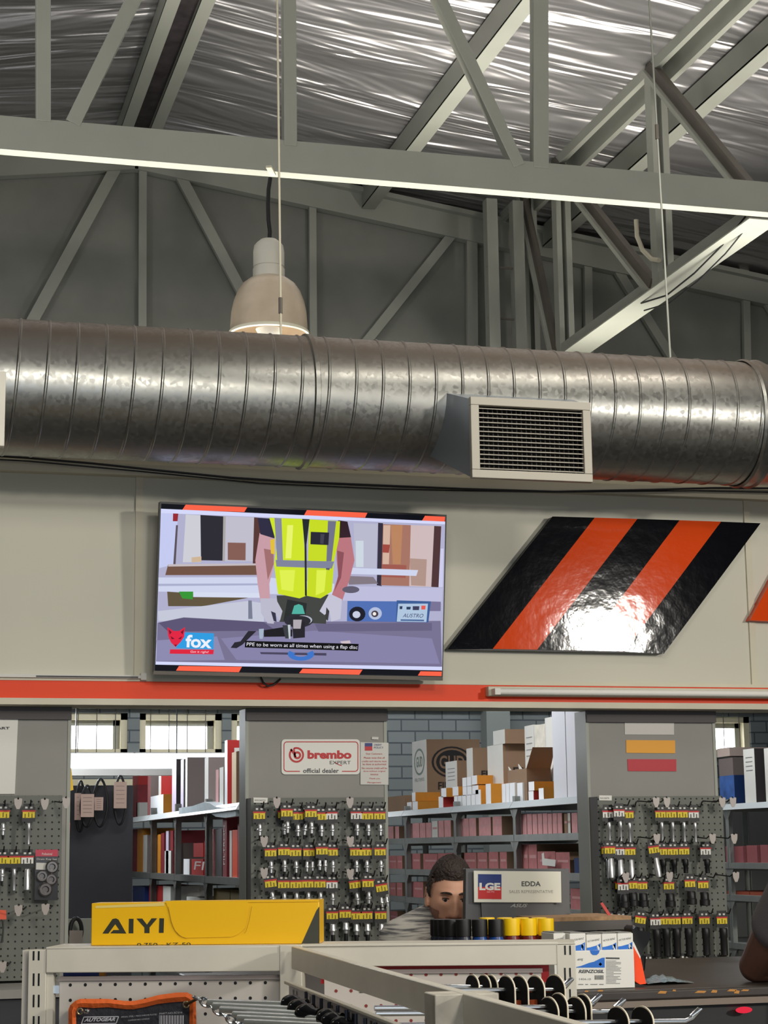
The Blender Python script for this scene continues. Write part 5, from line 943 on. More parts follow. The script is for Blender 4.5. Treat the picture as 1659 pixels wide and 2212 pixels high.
def make_person(tree, label, cat, root, Hc, Hf, Hu, skinm, joints, edges, shirtm, sj, se, hairm, sc=1.0):
    t = thing('person', label, cat, root)
    Hf = Hf.normalized(); Hr = Hf.cross(Hu).normalized(); Hu = Hr.cross(Hf).normalized()
    W3 = lambda p: Hc+Hr*p[0]*sc+Hf*p[1]*sc+Hu*p[2]*sc
    b = MB(); n, mm = 96, 80; vs = []
    for i in range(1, mm):
        th = math.pi*i/mm
        for k in range(n): a = 2*math.pi*k/n; vs.append(W3(head_pts((math.sin(th)*math.cos(a), math.sin(th)*math.sin(a), math.cos(th)))))
    tp, bt = len(vs), len(vs)+1; vs += [W3(head_pts((0, 0, 1))), W3(head_pts((0, 0, -1)))]
    fs = [[i*n+k, (i+1)*n+k, (i+1)*n+(k+1) % n, i*n+(k+1) % n] for i in range(mm-2) for k in range(n)]+[[tp, k, (k+1) % n] for k in range(n)]+[[bt, (mm-2)*n+(k+1) % n, (mm-2)*n+k] for k in range(n)]
    b.add(vs, fs, skinm)
    for sx in (-1, 1):   # ears
        e0 = [(sx*(.074+.010*math.sin(a)*0+.006), -.012+.016*math.cos(a)-.006*math.sin(a), -.008+.031*math.sin(a)) for a in [2*math.pi*k/14 for k in range(15)]]
        b.tube([W3(p) for p in e0], .0055*sc, skinm, 8, cap=False)
        b.lathe([(.001, -.004), (.017*sc, 0), (.012*sc, .006), (.002, .007)], W3((sx*.0755, -.013, -.01)), skinm, 14, axis=Hr*sx)
    def skinned(j, e, rad_scale=1):
        me = bpy.data.meshes.new('s'); ks = list(j); me.from_pydata([j[k][0] for k in ks], [(ks.index(a), ks.index(c)) for a, c in e], [])
        o = bpy.data.objects.new('s', me); COL.objects.link(o); md = o.modifiers.new('s', 'SKIN'); sv = me.skin_vertices[0].data if me.skin_vertices else None
        if sv is None: return None
        for i, k in enumerate(ks): r = j[k][1]; sv[i].radius = (r, j[k][2] if len(j[k]) > 2 else r); sv[i].use_root = (i == 0)
        ss = o.modifiers.new('u', 'SUBSURF'); ss.levels = ss.render_levels = 2
        bpy.context.view_layer.update(); out = bpy.data.meshes.new_from_object(o.evaluated_get(bpy.context.evaluated_depsgraph_get())); bpy.data.objects.remove(o); return out
    def skinned2(j, e):
        # tapered capsules along every bone, fused later by the remesh
        q = MB()
        for a, c in e:
            pa, ra = V(j[a][0]), j[a][1]; pc, rc = V(j[c][0]), j[c][1]; L = (pc-pa).length; k = 8
            prof = [(max(ra*math.sin(math.pi/2*i/k), .0005), -ra*math.cos(math.pi/2*i/k)) for i in range(k)]+[(ra+(rc-ra)*i/8, L*i/8) for i in range(9)]+[(max(rc*math.cos(math.pi/2*i/k), .0005), L+rc*math.sin(math.pi/2*i/k)) for i in range(1, k+1)]
            q.lathe(prof, pa, skinm, 20, axis=pc-pa)
        return q
    q = skinned2(joints, edges); b.add(q.v, q.f, skinm)
    body = b.build('body', t); r = body.modifiers.new('fuse', 'REMESH'); r.mode = 'VOXEL'; r.voxel_size = .0028; r.use_smooth_shade = True
    sm = body.modifiers.new('soft', 'SMOOTH'); sm.iterations = 3; sm.factor = .5
    q = skinned2(sj, se); q.mats = [shirtm]; sh = q.build('shirt', t); r = sh.modifiers.new('fuse', 'REMESH'); r.mode = 'VOXEL'; r.voxel_size = .007; r.use_smooth_shade = True
    sm = sh.modifiers.new('soft', 'SMOOTH'); sm.iterations = 8; sm.factor = .5
    # hair cap
    rnd = random.Random(4); b = MB(); vs = []; keep = {}
    for i in range(1, mm):
        th = math.pi*i/mm
        for k in range(n):
            a = 2*math.pi*k/n; d = (math.sin(th)*math.cos(a), math.sin(th)*math.sin(a), math.cos(th)); p = head_pts(d); fz = .066-.016*abs(d[0]) if d[1] > 0 else 0
            if d[1] > .28: lim = .070-.02*max(0, abs(p[0])-.035)/.03
            elif d[1] > -.05: lim = .070-(.28-d[1])/.33*.075+.01
            else: lim = -.015-.05*min(1, (-.05-d[1])/.5)
            if abs(p[0]) > .062 and .0 < d[1] < .42: lim = min(lim, -.004)
            e = (p[2]-lim)/.012; gth = .008+.014*max(0, d[2])**1.5+.006*max(0, d[1])*max(0, d[2]); gth *= max(0, min(1, e*.5+.2)); gth += rnd.uniform(-.0012, .0022) if e > .5 else 0
            l_ = math.sqrt(sum(c*c for c in p)); vs.append(W3(tuple(c*(1+gth/l_) for c in p))); keep[(i-1, k)] = e > 0
    vs.append(W3((0, 0, .122+.024))); fs = []
    for i in range(mm-2):
        for k in range(n):
            if all(keep[(a, c % n)] for a, c in ((i, k), (i+1, k), (i+1, k+1), (i, k+1))): fs.append([i*n+k, (i+1)*n+k, (i+1)*n+(k+1) % n, i*n+(k+1) % n])
    fs += [[len(vs)-1, k, (k+1) % n] for k in range(n)]; b.add(vs, fs, hairm); b.build('hair', t)
    eb = MB()
    for sx in (-1, 1):
        pts = []
        for u in range(7):
            x = sx*(.012+.038*u/6); z = .027+.007*math.sin(math.pi*(u+1.5)/8.5)
            pts.append(W3((x, .0965-.22*x*x/.03-.0+.003, z)))
        eb.tube(pts, [.0022, .0038, .004, .0038, .0034, .0028, .0015], hairm, 8)
    eb.build('eyebrows', t)
    ey = MB()
    for sx in (-1, 1):
        c = W3((sx*.031, .0745, .009)); ey.lathe([(max(.0108*math.sin(math.pi*i/10), .0002)*sc, -.0108*math.cos(math.pi*i/10)*sc) for i in range(11)], c, mat('eye_white', (150, 138, 130), .3), 16, axis=Hf)
        ey.lathe([(.0001, .0004), (.0054*sc, 0)], W3((sx*.031, .0852, .006)), M['black'], 14, axis=Hf)
        lid = [W3((sx*(.019+.024*u/6), .0865-.0045*(u/6)**2, .0125+.0028*math.sin(math.pi*u/6))) for u in range(7)]; ey.tube(lid, .0024*sc, mat('eyelid', (150, 100, 82), .5), 6)
        ey.tube([p-Hu*.001+Hf*.0016 for p in lid], .0012*sc, M['black'], 6)
    ey.build('eyes', t)
    return t, W3
def hand(j, e, nm, w, d, palmn, flip=1):
    """five finger bones added to a joint table; w wrist, d pointing direction, palmn palm normal"""
    d = d.normalized(); s = d.cross(palmn).normalized()*flip
    k = w+d*.085; j[nm+'w'] = (w, .024); j[nm+'p'] = (w+d*.045, .026)
    for i, (o_, L) in enumerate(((-.03, .07), (-.01, .082), (.011, .077), (.03, .06))):
        a = w+d*.08+s*o_; j[nm+'k%d' % i] = (a, .0105); j[nm+'m%d' % i] = (a+d*L*.5+palmn*.01, .0092); j[nm+'t%d' % i] = (a+d*L*.85+palmn*.03, .0078)
        e += [(nm+'p', nm+'k%d' % i), (nm+'k%d' % i, nm+'m%d' % i), (nm+'m%d' % i, nm+'t%d' % i)]
    a = w+d*.025-s*.024; j[nm+'a'] = (a, .013); j[nm+'b'] = (a+d*.03-s*.022, .0115); j[nm+'c'] = (a+d*.058-s*.026+palmn*.012, .009); e += [(nm+'w', nm+'p'), (nm+'w', nm+'a'), (nm+'a', nm+'b'), (nm+'b', nm+'c')]
# seated man behind the monitor
YQ = 6.42
hc = P(972, 1935, Y=YQ)
hf = V((-.12, -.97, -.24)); hu = V((.02, -.2, 1))
sh1 = P(860, 2032, Y=YQ+.02); sh2 = sh1+V((.40, .04, .0)); mid = (sh1+sh2)/2
jt = {'h': (hc+V((0, .02, -.03)), .062), 'n': (hc+V((-.005, .05, -.13)), .056), 'n2': (mid+V((-.02, .05, .05)), .062), 'c': (mid+V((0, .05, -.08)), .06)}
eg = [('h', 'n'), ('n', 'n2'), ('n2', 'c')]
jt['e1'] = (sh1+V((-.06, -.12, -.24)), .04); jt['w1'] = (V((sh1.x+.12, YQ-.10, ZK+.035)), .027); jt['e2'] = (sh2+V((.06, -.12, -.24)), .04); jt['w2'] = (V((sh2.x-.1, YQ-.10, ZK+.035)), .027)
jt['s1'] = (sh1+V((.02, .01, -.04)), .045); jt['s2'] = (sh2+V((-.02, .01, -.04)), .045)
eg += [('c', 's1'), ('c', 's2'), ('s1', 'e1'), ('s2', 'e2'), ('e1', 'w1'), ('e2', 'w2')]
hand(jt, eg, 'l', jt['w1'][0], V((.35, -.9, -.02)), V((0, 0, -1))); hand(jt, eg, 'r', jt['w2'][0], V((-.3, -.9, -.02)), V((0, 0, -1)), -1)
sj = {'a': (mid+V((0, .05, -.10)), .13), 'b': (mid+V((0, .06, -.55)), .15), 'n': (mid+V((-.025, .06, .05)), .084), 's1': (sh1+V((.02, .02, -.005)), .084), 's2': (sh2+V((-.03, .02, -.01)), .08), 'u1': (sh1+V((-.025, -.03, -.15)), .062), 'u2': (sh2+V((.025, -.03, -.15)), .062), 'a1': (mid+V((-.09, .05, -.12)), .125), 'a2': (mid+V((.09, .05, -.12)), .125), 'b1': (mid+V((-.06, .06, -.5)), .14), 'b2': (mid+V((.06, .06, -.5)), .14)}
se = [('a', 'b'), ('n', 'a'), ('n', 's1'), ('n', 's2'), ('s1', 'u1'), ('s2', 'u2'), ('a1', 'b1'), ('a2', 'b2'), ('s1', 'a1'), ('s2', 'a2'), ('a1', 'a2')]
shirt = mat('heather_grey_shirt', (168, 166, 160), .9); nt, bs_ = nodes(shirt)
tc = nt.nodes.new('ShaderNodeTexCoord'); mp = nt.nodes.new('ShaderNodeMapping'); mp.inputs['Scale'].default_value = (7, 7, 75); mp.inputs['Rotation'].default_value = (.15, .5, 0); nz = nt.nodes.new('ShaderNodeTexNoise'); nz.inputs['Scale'].default_value = 1.3; nz.inputs['Detail'].default_value = 4
cr = nt.nodes.new('ShaderNodeValToRGB'); cr.color_ramp.elements[0].position = .4; cr.color_ramp.elements[0].color = lin((92, 92, 94)); cr.color_ramp.elements[1].position = .56; cr.color_ramp.elements[1].color = lin((186, 182, 174))
nt.links.new(tc.outputs['Object'], mp.inputs[0]); nt.links.new(mp.outputs[0], nz.inputs['Vector']); nt.links.new(nz.outputs['Fac'], cr.inputs[0]); nt.links.new(cr.outputs[0], bs_.inputs['Base Color'])
pr, W3 = make_person(None, 'man in a streaked grey t-shirt with short dark hair, seated behind the monitor', 'person', V((hc.x, YQ, .55)), hc, hf, hu, M['skin'], jt, eg, shirt, sj, se, M['hair'])
bd_ = MB(); vs = []; n_b = 40
# stubble: short beard shell over jaw and lip
for i in range(26):
    for k in range(n_b+1):
        a = math.radians(-5+190*k/n_b); z = -.035-.085*i/25; thv = max(-1, min(1, z/.122)); rr_ = math.sqrt(max(0, 1-thv*thv)); p = head_pts((rr_*math.cos(a), rr_*math.sin(a), thv)); l_ = math.sqrt(sum(c*c for c in p)); vs.append((p, tuple(c*(1+.0016/l_) for c in p)))
fs = []
for i in range(25):
    for k in range(n_b):
        p = vs[i*(n_b+1)+k][0]
        side = abs(p[0]) > .05
        mouth = abs(p[0]) < .024 and -.078 < p[2] < -.058
        if (p[2] < -.078 or (side and p[2] < -.03) or (abs(p[0]) < .03 and -.058 < p[2] < -.05) or p[2] < -.06-.0*1 and abs(p[0]) > .03) and not mouth: fs.append([i*(n_b+1)+k, (i+1)*(n_b+1)+k, (i+1)*(n_b+1)+k+1, i*(n_b+1)+k+1])
bd_.add([W3(v_[1]) for v_ in vs], fs, mat('stubble', (160, 118, 100), .8, var=.3, vscale=300)); bd_.build('stubble', pr)
# chair under him
ch_ = thing('stool', 'dark high stool under the seated man', 'stool', (mid.x, YQ+.06, 0)); b = MB(); b.lathe([(.17, 0), (.19, .02), (.19, .05), (.15, .07)], (mid.x, YQ+.06, mid.z-.78), M['black'], 28); b.build('seat', ch_)
b = MB(); b.tube([(mid.x, YQ+.06, .03), (mid.x, YQ+.06, mid.z-.78)], .03, M['chrome'], 12); b.lathe([(.22, 0), (.2, .03), (.03, .05)], (mid.x, YQ+.06, 0), M['black'], 28); b.build('pedestal', ch_)
# second person leaning on counter at right edge
E2 = P(1622, 2098, Y=cf+.13); EL = V((E2.x+.01, cf+.12, ZK+.045)); S2 = P(1742, 1885, Y=cf-.16)
h2 = S2+V((.22, .05, .24)); n2 = S2+V((.2, .06, .05))
j2 = {'h': (h2+V((0, .02, -.03)), .062), 'n': (n2, .058), 'c': (n2+V((.0, .05, -.2)), .06), 'el': (EL, .046), 'up': (EL.lerp(S2, .3), .056), 'mm': (EL.lerp(S2, .6), .058), 's': (S2, .06), 'f': (EL+V((.12, .02, -.008)), .043), 'w': (EL+V((.25, -.02, -.015)), .028)}
e2 = [('h', 'n'), ('n', 'c'), ('el', 'up'), ('up', 'mm'), ('mm', 's'), ('s', 'c'), ('el', 'f'), ('f', 'w')]; hand(j2, e2, 'l', j2['w'][0], V((1, -.15, -.05)), V((0, 0, -1)))
S3 = S2+V((.42, .04, 0)); j2['s3'] = (S3, .06); j2['e3'] = (V((S3.x+.1, cf+.12, ZK+.04)), .042); j2['w3'] = (V((S3.x-.12, cf+.06, ZK+.03)), .028); e2 += [('c', 's3'), ('s3', 'e3'), ('e3', 'w3')]; hand(j2, e2, 'r', j2['w3'][0], V((-1, -.15, -.05)), V((0, 0, -1)), -1)
q1 = EL.lerp(S2, .46); s2j = {'u': (q1+V((.0, .0, .0)), .076), 's': (S2+V((.01, .01, -.0)), .085), 'n': (n2+V((0, .02, -.04)), .085), 's3': (S3+V((-.01, .01, 0)), .085), 'u3': (S3+V((.04, -.03, -.16)), .07), 'a': (n2+V((0, .04, -.2)), .15), 'a1': (n2+V((-.1, .04, -.2)), .12), 'a2': (n2+V((.1, .04, -.2)), .12), 'b': (n2+V((0, .0, -.6)), .15)}
s2e = [('s', 's3'), ('u', 's'), ('s', 'n'), ('n', 's3'), ('s3', 'u3'), ('n', 'a'), ('a', 'b'), ('a1', 'a2'), ('s', 'a1'), ('s3', 'a2')]
tee = mat('charcoal_tshirt', (84, 80, 82), .9, bump=.2, bscale=300)
make_person(None, 'person in a charcoal t-shirt leaning a bare elbow on the counter at the right edge', 'person', V((n2.x, cf-.2, 0)), h2, V((-.3, -1, -.1)), V((0, 0, 1)), M['dskin'], j2, e2, tee, s2j, s2e, mat('black_hair', (22, 18, 16), .7))

def legs(t, hips, knees, feet, m):
    b = MB()
    for h_, k_, f_ in zip(hips, knees, feet):
        for p, q, r0, r1 in ((h_, k_, .085, .062), (k_, f_, .06, .045)): 
            d = (V(q)-V(p)); b.lathe([(.01, -r0*.9), (r0*.7, -r0*.6), (r0, 0), (r1, d.length), (r1*.7, d.length+r1*.5), (.01, d.length+r1*.8)], p, m, 18, axis=d)
    b.lathe([(.01, -.13), (.1, -.1), (.12, 0), (.1, .1), (.01, .13)], (V(hips[0])+V(hips[1]))/2, m, 20, axis=V(hips[1])-V(hips[0]))
    b.build('trousers', t)
    for f_ in feet:
        s = MB(); f_ = V(f_); s.hexa([f_+V(p) for p in ((-.045, -.19, -.05), (.045, -.19, -.05), (.04, .08, -.05), (-.04, .08, -.05), (-.035, -.16, -.01), (.035, -.16, -.01), (.035, .07, .05), (-.035, .07, .05))], M['black']); s.build('shoe', t, bevel=.012)
den = mat('dark_denim', (44, 50, 66), .9)
pp = [o for o in bpy.context.scene.objects if o.name.startswith('person') and o.parent is None]
hz_ = mid.z-.66
legs(pp[0], [(mid.x-.09, YQ+.05, hz_), (mid.x+.09, YQ+.05, hz_)], [(mid.x-.14, YQ-.36, hz_+.02), (mid.x+.14, YQ-.36, hz_+.02)], [(mid.x-.13, YQ-.33, .05), (mid.x+.13, YQ-.33, .05)], den)
q_ = n2+V((0, 0, -.66)); legs(pp[1], [q_+V((-.09, 0, 0)), q_+V((.09, 0, 0))], [V((q_.x-.1, q_.y-.02, .48)), V((q_.x+.1, q_.y-.02, .48))], [V((q_.x-.11, q_.y+.02, .05)), V((q_.x+.11, q_.y+.02, .05))], den)
# ================================================================== GONDOLA
ZG = 1.26
ga, gb = P(104, 2047, Z=ZG), P(1241, 2037, Z=ZG); gd = (gb-ga).normalized(); gn = V((gd.y, -gd.x, 0)); L_ = (gb-ga).length
def Gp(px, py, off=0): return PP(px, py, ga+gn*off, gn)
IV, IVD = M['ivory'], M['ivoryd']
def gbox(b, px0, px1, py0, py1, o0, o1, m):
    """box on the gondola plane; picture extent, offsets along the plane normal (towards camera +)"""
    a, c = Gp((px0), (py0+py1)/2), Gp(px1, (py0+py1)/2); xm = (px0+px1)/2; z1, z0 = Gp(xm, py0).z, Gp(xm, py1).z
    s0, s1 = (a-ga).dot(gd), (c-ga).dot(gd)
    b.hexa([ga*1+gd*s+gn*o+V((0, 0, z-ga.z)) for z in (z0, z1) for s, o in ((s0, o1), (s1, o1), (s1, o0), (s0, o0))], m)
go = thing('gondola_shelving', 'cream steel shop gondola with slotted uprights across the foreground', 'shelving', (ga.x+.6, ga.y, 0))
def upright(px0, px1, py, nm='upright', slots=True, o0=-.05, o1=.012):
    b = MB(); xa = px0; gbox(b, px0, px1, py, 2300, o0, o1, IV); u = b.build(nm, go, bevel=.0015)
    if slots:
        for k in range(4):
            for x in ((px0+px1)/2-6, (px0+px1)/2+5): b = MB(); gbox(b, x-1.9, x+1.9, py+46*k+(2 if k == 0 else 4), py+46*k+(22 if k == 0 else 31), o1-.002, o1+.0006, M['black']); b.build('slot', u)
    return u
upright(62, 101, 2052); b = MB(); gbox(b, 44, 62, 2053, 2300, -.05, -.01, IV); b.build('side_return', go); b = MB(); gbox(b, 47, 60, 2055, 2300, -.0101, -.0099, M['ivoryd']); b.build('side_face', go)
upright(607, 655, 2041, slots=False, o1=.02); upright(1206, 1247, 2040)
b = MB(); gbox(b, 103, 607, 2045, 2099, -.03, .016, IV); b.build('header_rail', go, bevel=.002)
b = MB(); gbox(b, 650, 1206, 2037, 2086, -.03, .010, IV); b.build('header_rail', go, bevel=.002)
b = MB(); b.hexa([ga+gd*s+gn*o+V((0, 0, z)) for z in (-.002, .002) for s, o in ((0, .018), (L_, .012), (L_, -.16), (0, -.16))], IV); b.build('top_cap', go)
b = MB(); gbox(b, 101, 115, 2100, 2300, -.02, .006, IV); b.build('inner_strip', go)
b = MB(); a_, c_ = Gp(128, 2112), Gp(607, 2100)
def panel(px0, px1, pyt, o1, hrow, m):
    b = MB(); gbox(b, px0, px1, pyt, 2330, o1-.012, o1, m); gbox(b, px0, px1, pyt, pyt+9, o1, o1+.006, mat('panel_flange', (150, 140, 138), .5)); p = b.build('perforated_panel', go)
    b = MB(); x = px0+26
    while x < px1-6:
        for r in range(5):
            c = Gp(x, hrow+r*33-(x-px0)*.012, o1+.0008); q = disc(c, gd, V((0, 0, 1)), .0042, .0042, 12); b.poly(q, M['black'] if px0 < 500 else mat('red_hole', (130, 50, 46), .7))
        x += 32.4
    b.build('hole', p, smooth=False)['kind'] = 'stuff'
panel(126, 606, 2108, -.006, 2128, IVD); panel(700, 1172, 2094, -.012, 2108, IVD)
b = MB(); gbox(b, 690, 1186, 2087, 2125, -.05, -.026, M['red']); tag(b.build('red_tray'), 'red metal tray edge showing behind the right gondola panel', 'tray')
b = MB(); gbox(b, 130, 208, 2100, 2111, -.05, -.03, M['navy']); gbox(b, 208, 219, 2098, 2112, -.05, -.03, M['amber']); 
tag(b.build('shelf_goods'), 'blue and amber goods glimpsed through the gap under the left rail', 'box')
b = MB(); gbox(b, 112, 127, 2129, 2146, -.004, .001, mat('pale_blue_sticker', (190, 206, 224), .6)); tag(b.build('sticker'), 'pale blue sticker on the gondola beside the left upright', 'sticker')
# AIYI carton on the cap
o = -.03
cy = thing('yellow_carton', 'long yellow carton lettered AIYI lying on top of the gondola', 'carton', Gp(450, 2040, o)); cy_m = mat('yellow_carton_board', (240, 186, 8), .4, coat=.15)
TA = crop(0, 1850, 3.95)
def A6(x, y, off=o): return Gp(*TA(x, y), off)
zt_ = A6(1200, 395).z; a = A6(825, 700); a0 = Gp(196, 2040, o); c = Gp(690, 2040, o); s0, s1 = (A6(778, 600)-ga).dot(gd), (c-ga).dot(gd); zb_ = ZG+.0025
w_a = -.125
Q = lambda s, off, z: V((ga.x+gd.x*s+gn.x*off, ga.y+gd.y*s+gn.y*off, z))
b = MB(); b.hexa([Q(s, f, z) for z in (zb_, zt_) for s, f in ((s0, o), (s1, o), (s1, w_a), (s0, w_a))], cy_m); b.build('box', cy, bevel=.002)
b = MB(); s2 = (A6(1410, 500)-ga).dot(gd)
b.hexa([Q(s, f, z) for z in (zt_-.002, zt_+.0025) for s, f in ((s2, o+.002), (s1, o+.002), (s1, w_a), (s2, w_a))], cy_m)
fl = [(s2, 0)] ; g3 = lambda px, py: Gp(px, py, o+.0022)
b.poly([g3(357, 1946), g3(536, 1946), g3(534, 1968), g3(530, 2004), g3(515, 2018), g3(500, 2024), g3(400, 2026), g3(385, 2019), g3(372, 2000), g3(364, 1965)], cy_m); b.build('tuck_flap', cy)
b = MB(); pts = [g3(*p)+gn*.0006 for p in ((364, 1958), (370, 1990), (378, 2010), (392, 2024), (405, 2027))]
b.tube(pts, .0004, mat('flap_crease', (150, 110, 10), .8), 4); b.build('flap_crease', cy); b = MB(); pts = [g3(*p)+gn*.0006 for p in ((544, 1958), (538, 1990), (532, 2010), (528, 2016))]; b.tube(pts, .0004, mat('flap_crease', (150, 110, 10), .8), 4); b.build('flap_crease', cy)
gf_ = lambda x, y: A6(x, y, o+.0008)
b = MB(); ink = mat('dark_olive_ink', (44, 46, 30), .6)
for poly in ([(874, 658), (960, 534), (990, 528), (1012, 540), (1078, 658), (940, 656), (968, 628), (1018, 628), (984, 578), (925, 658)], [(1100, 532), (1140, 532), (1138, 656), (1098, 656)], [(1164, 530), (1214, 530), (1254, 582), (1294, 528), (1342, 528), (1276, 606), (1276, 654), (1232, 654), (1232, 606)], [(1360, 528), (1400, 528), (1396, 652), (1356, 652)]): b.poly([gf_(*p) for p in poly], ink)
b.build('lettering', cy, smooth=False)
b = MB(); b.poly([Gp(690, 1958, o+.0008), Gp(690, 2042, o+.0008), Gp(650, 2042, o+.0008), Gp(684, 1966, o+.0008)], mat('carton_dark_corner', (60, 62, 52), .6)); b.build('dark_corner', cy, smooth=False)
b = MB(); b.poly([Gp(206, 1957, o+.0008), Gp(355, 1950, o+.0008), Gp(355, 1957, o+.0008), Gp(206, 1962, o+.0008)], mat('carton_tape', (230, 206, 120), .25)); b.build('tape', cy, smooth=False)
text('0.750 - KZ-50', Gp(296, 2045, o+.001), Gp(412, 2044, o+.001), Gp(296, 2037, o+.001), ink, cy)
# ---- return run towards the camera
ra, rb = P(648, 2044, Z=ZG), P(1270, 2210, Z=ZG); rd = (rb-ra).normalized(); rn = V((rd.y, -rd.x, 0))
if rn.x > 0: rn = -rn
rr_ = thing('gondola_return', 'second cream gondola run coming diagonally towards the camera at lower right', 'shelving', (rb.x, rb.y, 0))
LR = (rb-ra).length+.5
def rbx(s0, s1, o0, o1, z0, z1, m, nm=None, bv=.002):
    b = MB(); b.hexa([V((ra.x+rd.x*s+rn.x*o_, ra.y+rd.y*s+rn.y*o_, z)) for z in (z0, z1) for s, o_ in ((s0, o1), (s1, o1), (s1, o0), (s0, o0))], m)
    return b.build(nm, rr_, bevel=bv) if nm else b
rbx(.0, LR, 0, .022, ZG-.055, ZG, IV, 'header_rail'); 
def Rp(px, py, off=.022): return PP(px, py, ra+rn*off, rn)
su = (Rp(975, 2140)-ra).dot(rd)
uq = rbx(su-.0, su+.075, -.04, .07, .2, ZG-.001, mat('stained_ivory', (196, 190, 176), .5, var=.35, vscale=12), 'upright')
s_p0 = (Rp(690, 2100, .03)-ra).dot(rd); zp_ = ZG-.075
pn_ = rbx(.04, su, .03, .036, .5, zp_-.01, mat('lavender_grey_panel', (206, 203, 208), .5), 'slotted_panel'); rbx(.04, su, .036, .048, zp_-.014, zp_-.006, IV, 'panel_lip'); rbx(su+.08, LR, .03, .036, .5, zp_-.01, IVD, 'slotted_panel')  # far slotted panel has a plain light grey-lavender colour
b = MB(); s = .10; k = 0
while s < su-.02:
    for z in (zp_-.035,):
        w3 = .011 if k % 4 in (0, 1) else .0
        pt = lambda ds, z_: V((ra.x+rd.x*(s+ds)+rn.x*.0368, ra.y+rd.y*(s+ds)+rn.y*.0368, z_))
        if k % 5 in (0, 1): b.poly([pt(0, z-.016), pt(.02, z-.016), pt(.02, z+.012), pt(0, z+.012)], M['black'])
        else: b.poly([pt(0, z-.012), pt(.018, z-.012), pt(.009, z+.004)], M['white'])
    s += .045; k += 1
b.build('slot_pattern', pn_, smooth=False)['kind'] = 'stuff'
# product hooks on both sides of the run
def Rs(s, o_, z): return V((ra.x+rd.x*s+rn.x*o_, ra.y+rd.y*s+rn.y*o_, z))
cd_ = mat('black_tag_card', (14, 14, 14), .9, spec=.1); ce = mat('cream_card_edge', (222, 212, 190), .6)
def rhook(tip, z, label, short, prods, rad=.0055):
    """chrome display hook leaving the run squarely and ending in an upturned tip; prods = picture x of each card"""
    p1 = P(*tip, Z=z); ln = (p1-ra).dot(-rn); p0 = p1+rn*(ln-.0); d = p1-p0; t = thing('display_hook', label, 'hook', p0, 'chrome display hooks on the diagonal run'); b = MB(); up = V((0, 0, 1)); dn = d.normalized()
    p1 = p1-dn*.03-up*.012; b.tube([p0, p0.lerp(p1, .5), p1, p1+dn*.016+up*.006, p1+dn*.034+up*.024], [rad]*5, M['chrome'], 10); b.build('wire', t)
    sd = dn.cross(up).normalized(); b = MB(); c = p1+dn*.034+up*.024; b.tube([c-dn*.02-up*.014+sd*.006, c+sd*.008, c-sd*.008, c-dn*.02-up*.014-sd*.006], .003, M['chrome'], 8); b.build('tip', t)
    for k, (px, w3) in enumerate(prods):
        best = min(range(60), key=lambda i: abs(829.5+F*(p0.lerp(p1, i/60)-EYE).dot(RT)/(p0.lerp(p1, i/60)-EYE).dot(FW)-px)); c = p0.lerp(p1, best/60); n = 14; h = .07
        arc = [c+sd*w3*math.cos(math.pi*i/n)+up*(.004+w3*.42*math.sin(math.pi*i/n)) for i in range(n+1)]; q = MB(); q.prism(arc+[c-sd*w3-up*h, c+sd*w3-up*h], dn*.002, cd_, cd_)
        arc2 = [c+sd*(w3+.003)*math.cos(math.pi*i/n)+up*(.004+(w3*.42+.003)*math.sin(math.pi*i/n)) for i in range(n+1)]; q.prism([p+dn*.0021 for p in arc2+[c-sd*(w3+.003)-up*h, c+sd*(w3+.003)-up*h]], dn*.003, ce, ce)
        o2 = q.build('carded_product', smooth=False); tag(o2, 'black round-topped product card, %s along the %s' % (ORD[k], short), 'card', 'round-topped product cards')
for a_ in (((1091, 2120), 1.205, 'farthest chrome display hook right of the diagonal rail', 'farthest hook', [(1020, .05), (1044, .05), (1068, .05)]), ((1232, 2126), 1.20, 'long chrome display hook in front of the right slotted upright', 'hook before the slotted upright', [(1090, .06), (1122, .06), (1152, .06), (1196, .065)]),
  ((1293, 2162), 1.175, 'chrome display hook just below the slotted upright one', 'third hook', [(1205, .055), (1258, .05)]), ((1344, 2172), 1.165, 'chrome display hook above the lowest right one', 'fourth hook', [(1180, .06), (1243, .06)]), ((1508, 2192), 1.15, 'lowest and longest chrome display hook, nearest the right frame edge', 'lowest hook', [(1330, .06), (1385, .06)])): rhook(*a_)
b = MB(); q = P(1150, 2160, Z=1.17); b.box(q.x-.05, q.x+.06, q.y-.003, q.y+.01, q.z-.1, q.z+.0, mat('brown_pouch', (150, 66, 30), .4, bump=.4, bscale=30)); tag(b.build('brown_packet'), 'brown shiny packet hanging among the chrome hooks', 'packet')
# chrome rods of bolt hooks left of the run
for k, (y0, y1, x0, x1) in enumerate(((2165, 2170, 450, 612), (2172, 2180, 462, 628), (2180, 2190, 478, 645), (2191, 2200, 505, 690), (2199, 2208, 515, 700), (2208, 2217, 530, 720))):
    z = 1.165-.006*k; p0, p1 = P(x1, y1, Z=z), P(x0, y0, Z=z); t = thing('tool_rod', 'bright chrome rod with black grip, %s of the rods left of the diagonal run' % ['topmost', 'second', 'third', 'fourth', 'fifth', 'lowest'][k], 'tool', p0, 'chrome rods left of the diagonal run')
    b = MB(); b.tube([p0, p1], .0075, mat('bright_rod', (240, 244, 240), .24, .85), 12); b.build('rod', t)
    b = MB(); d = (p0-p1).normalized(); b.lathe([(.008, 0), (.018, .004), (.022, .014), (.022, .03), (.014, .042), (.014, .06)], p0, M['gloss'], 18, axis=d); b.build('grip', t)
random.seed(9)
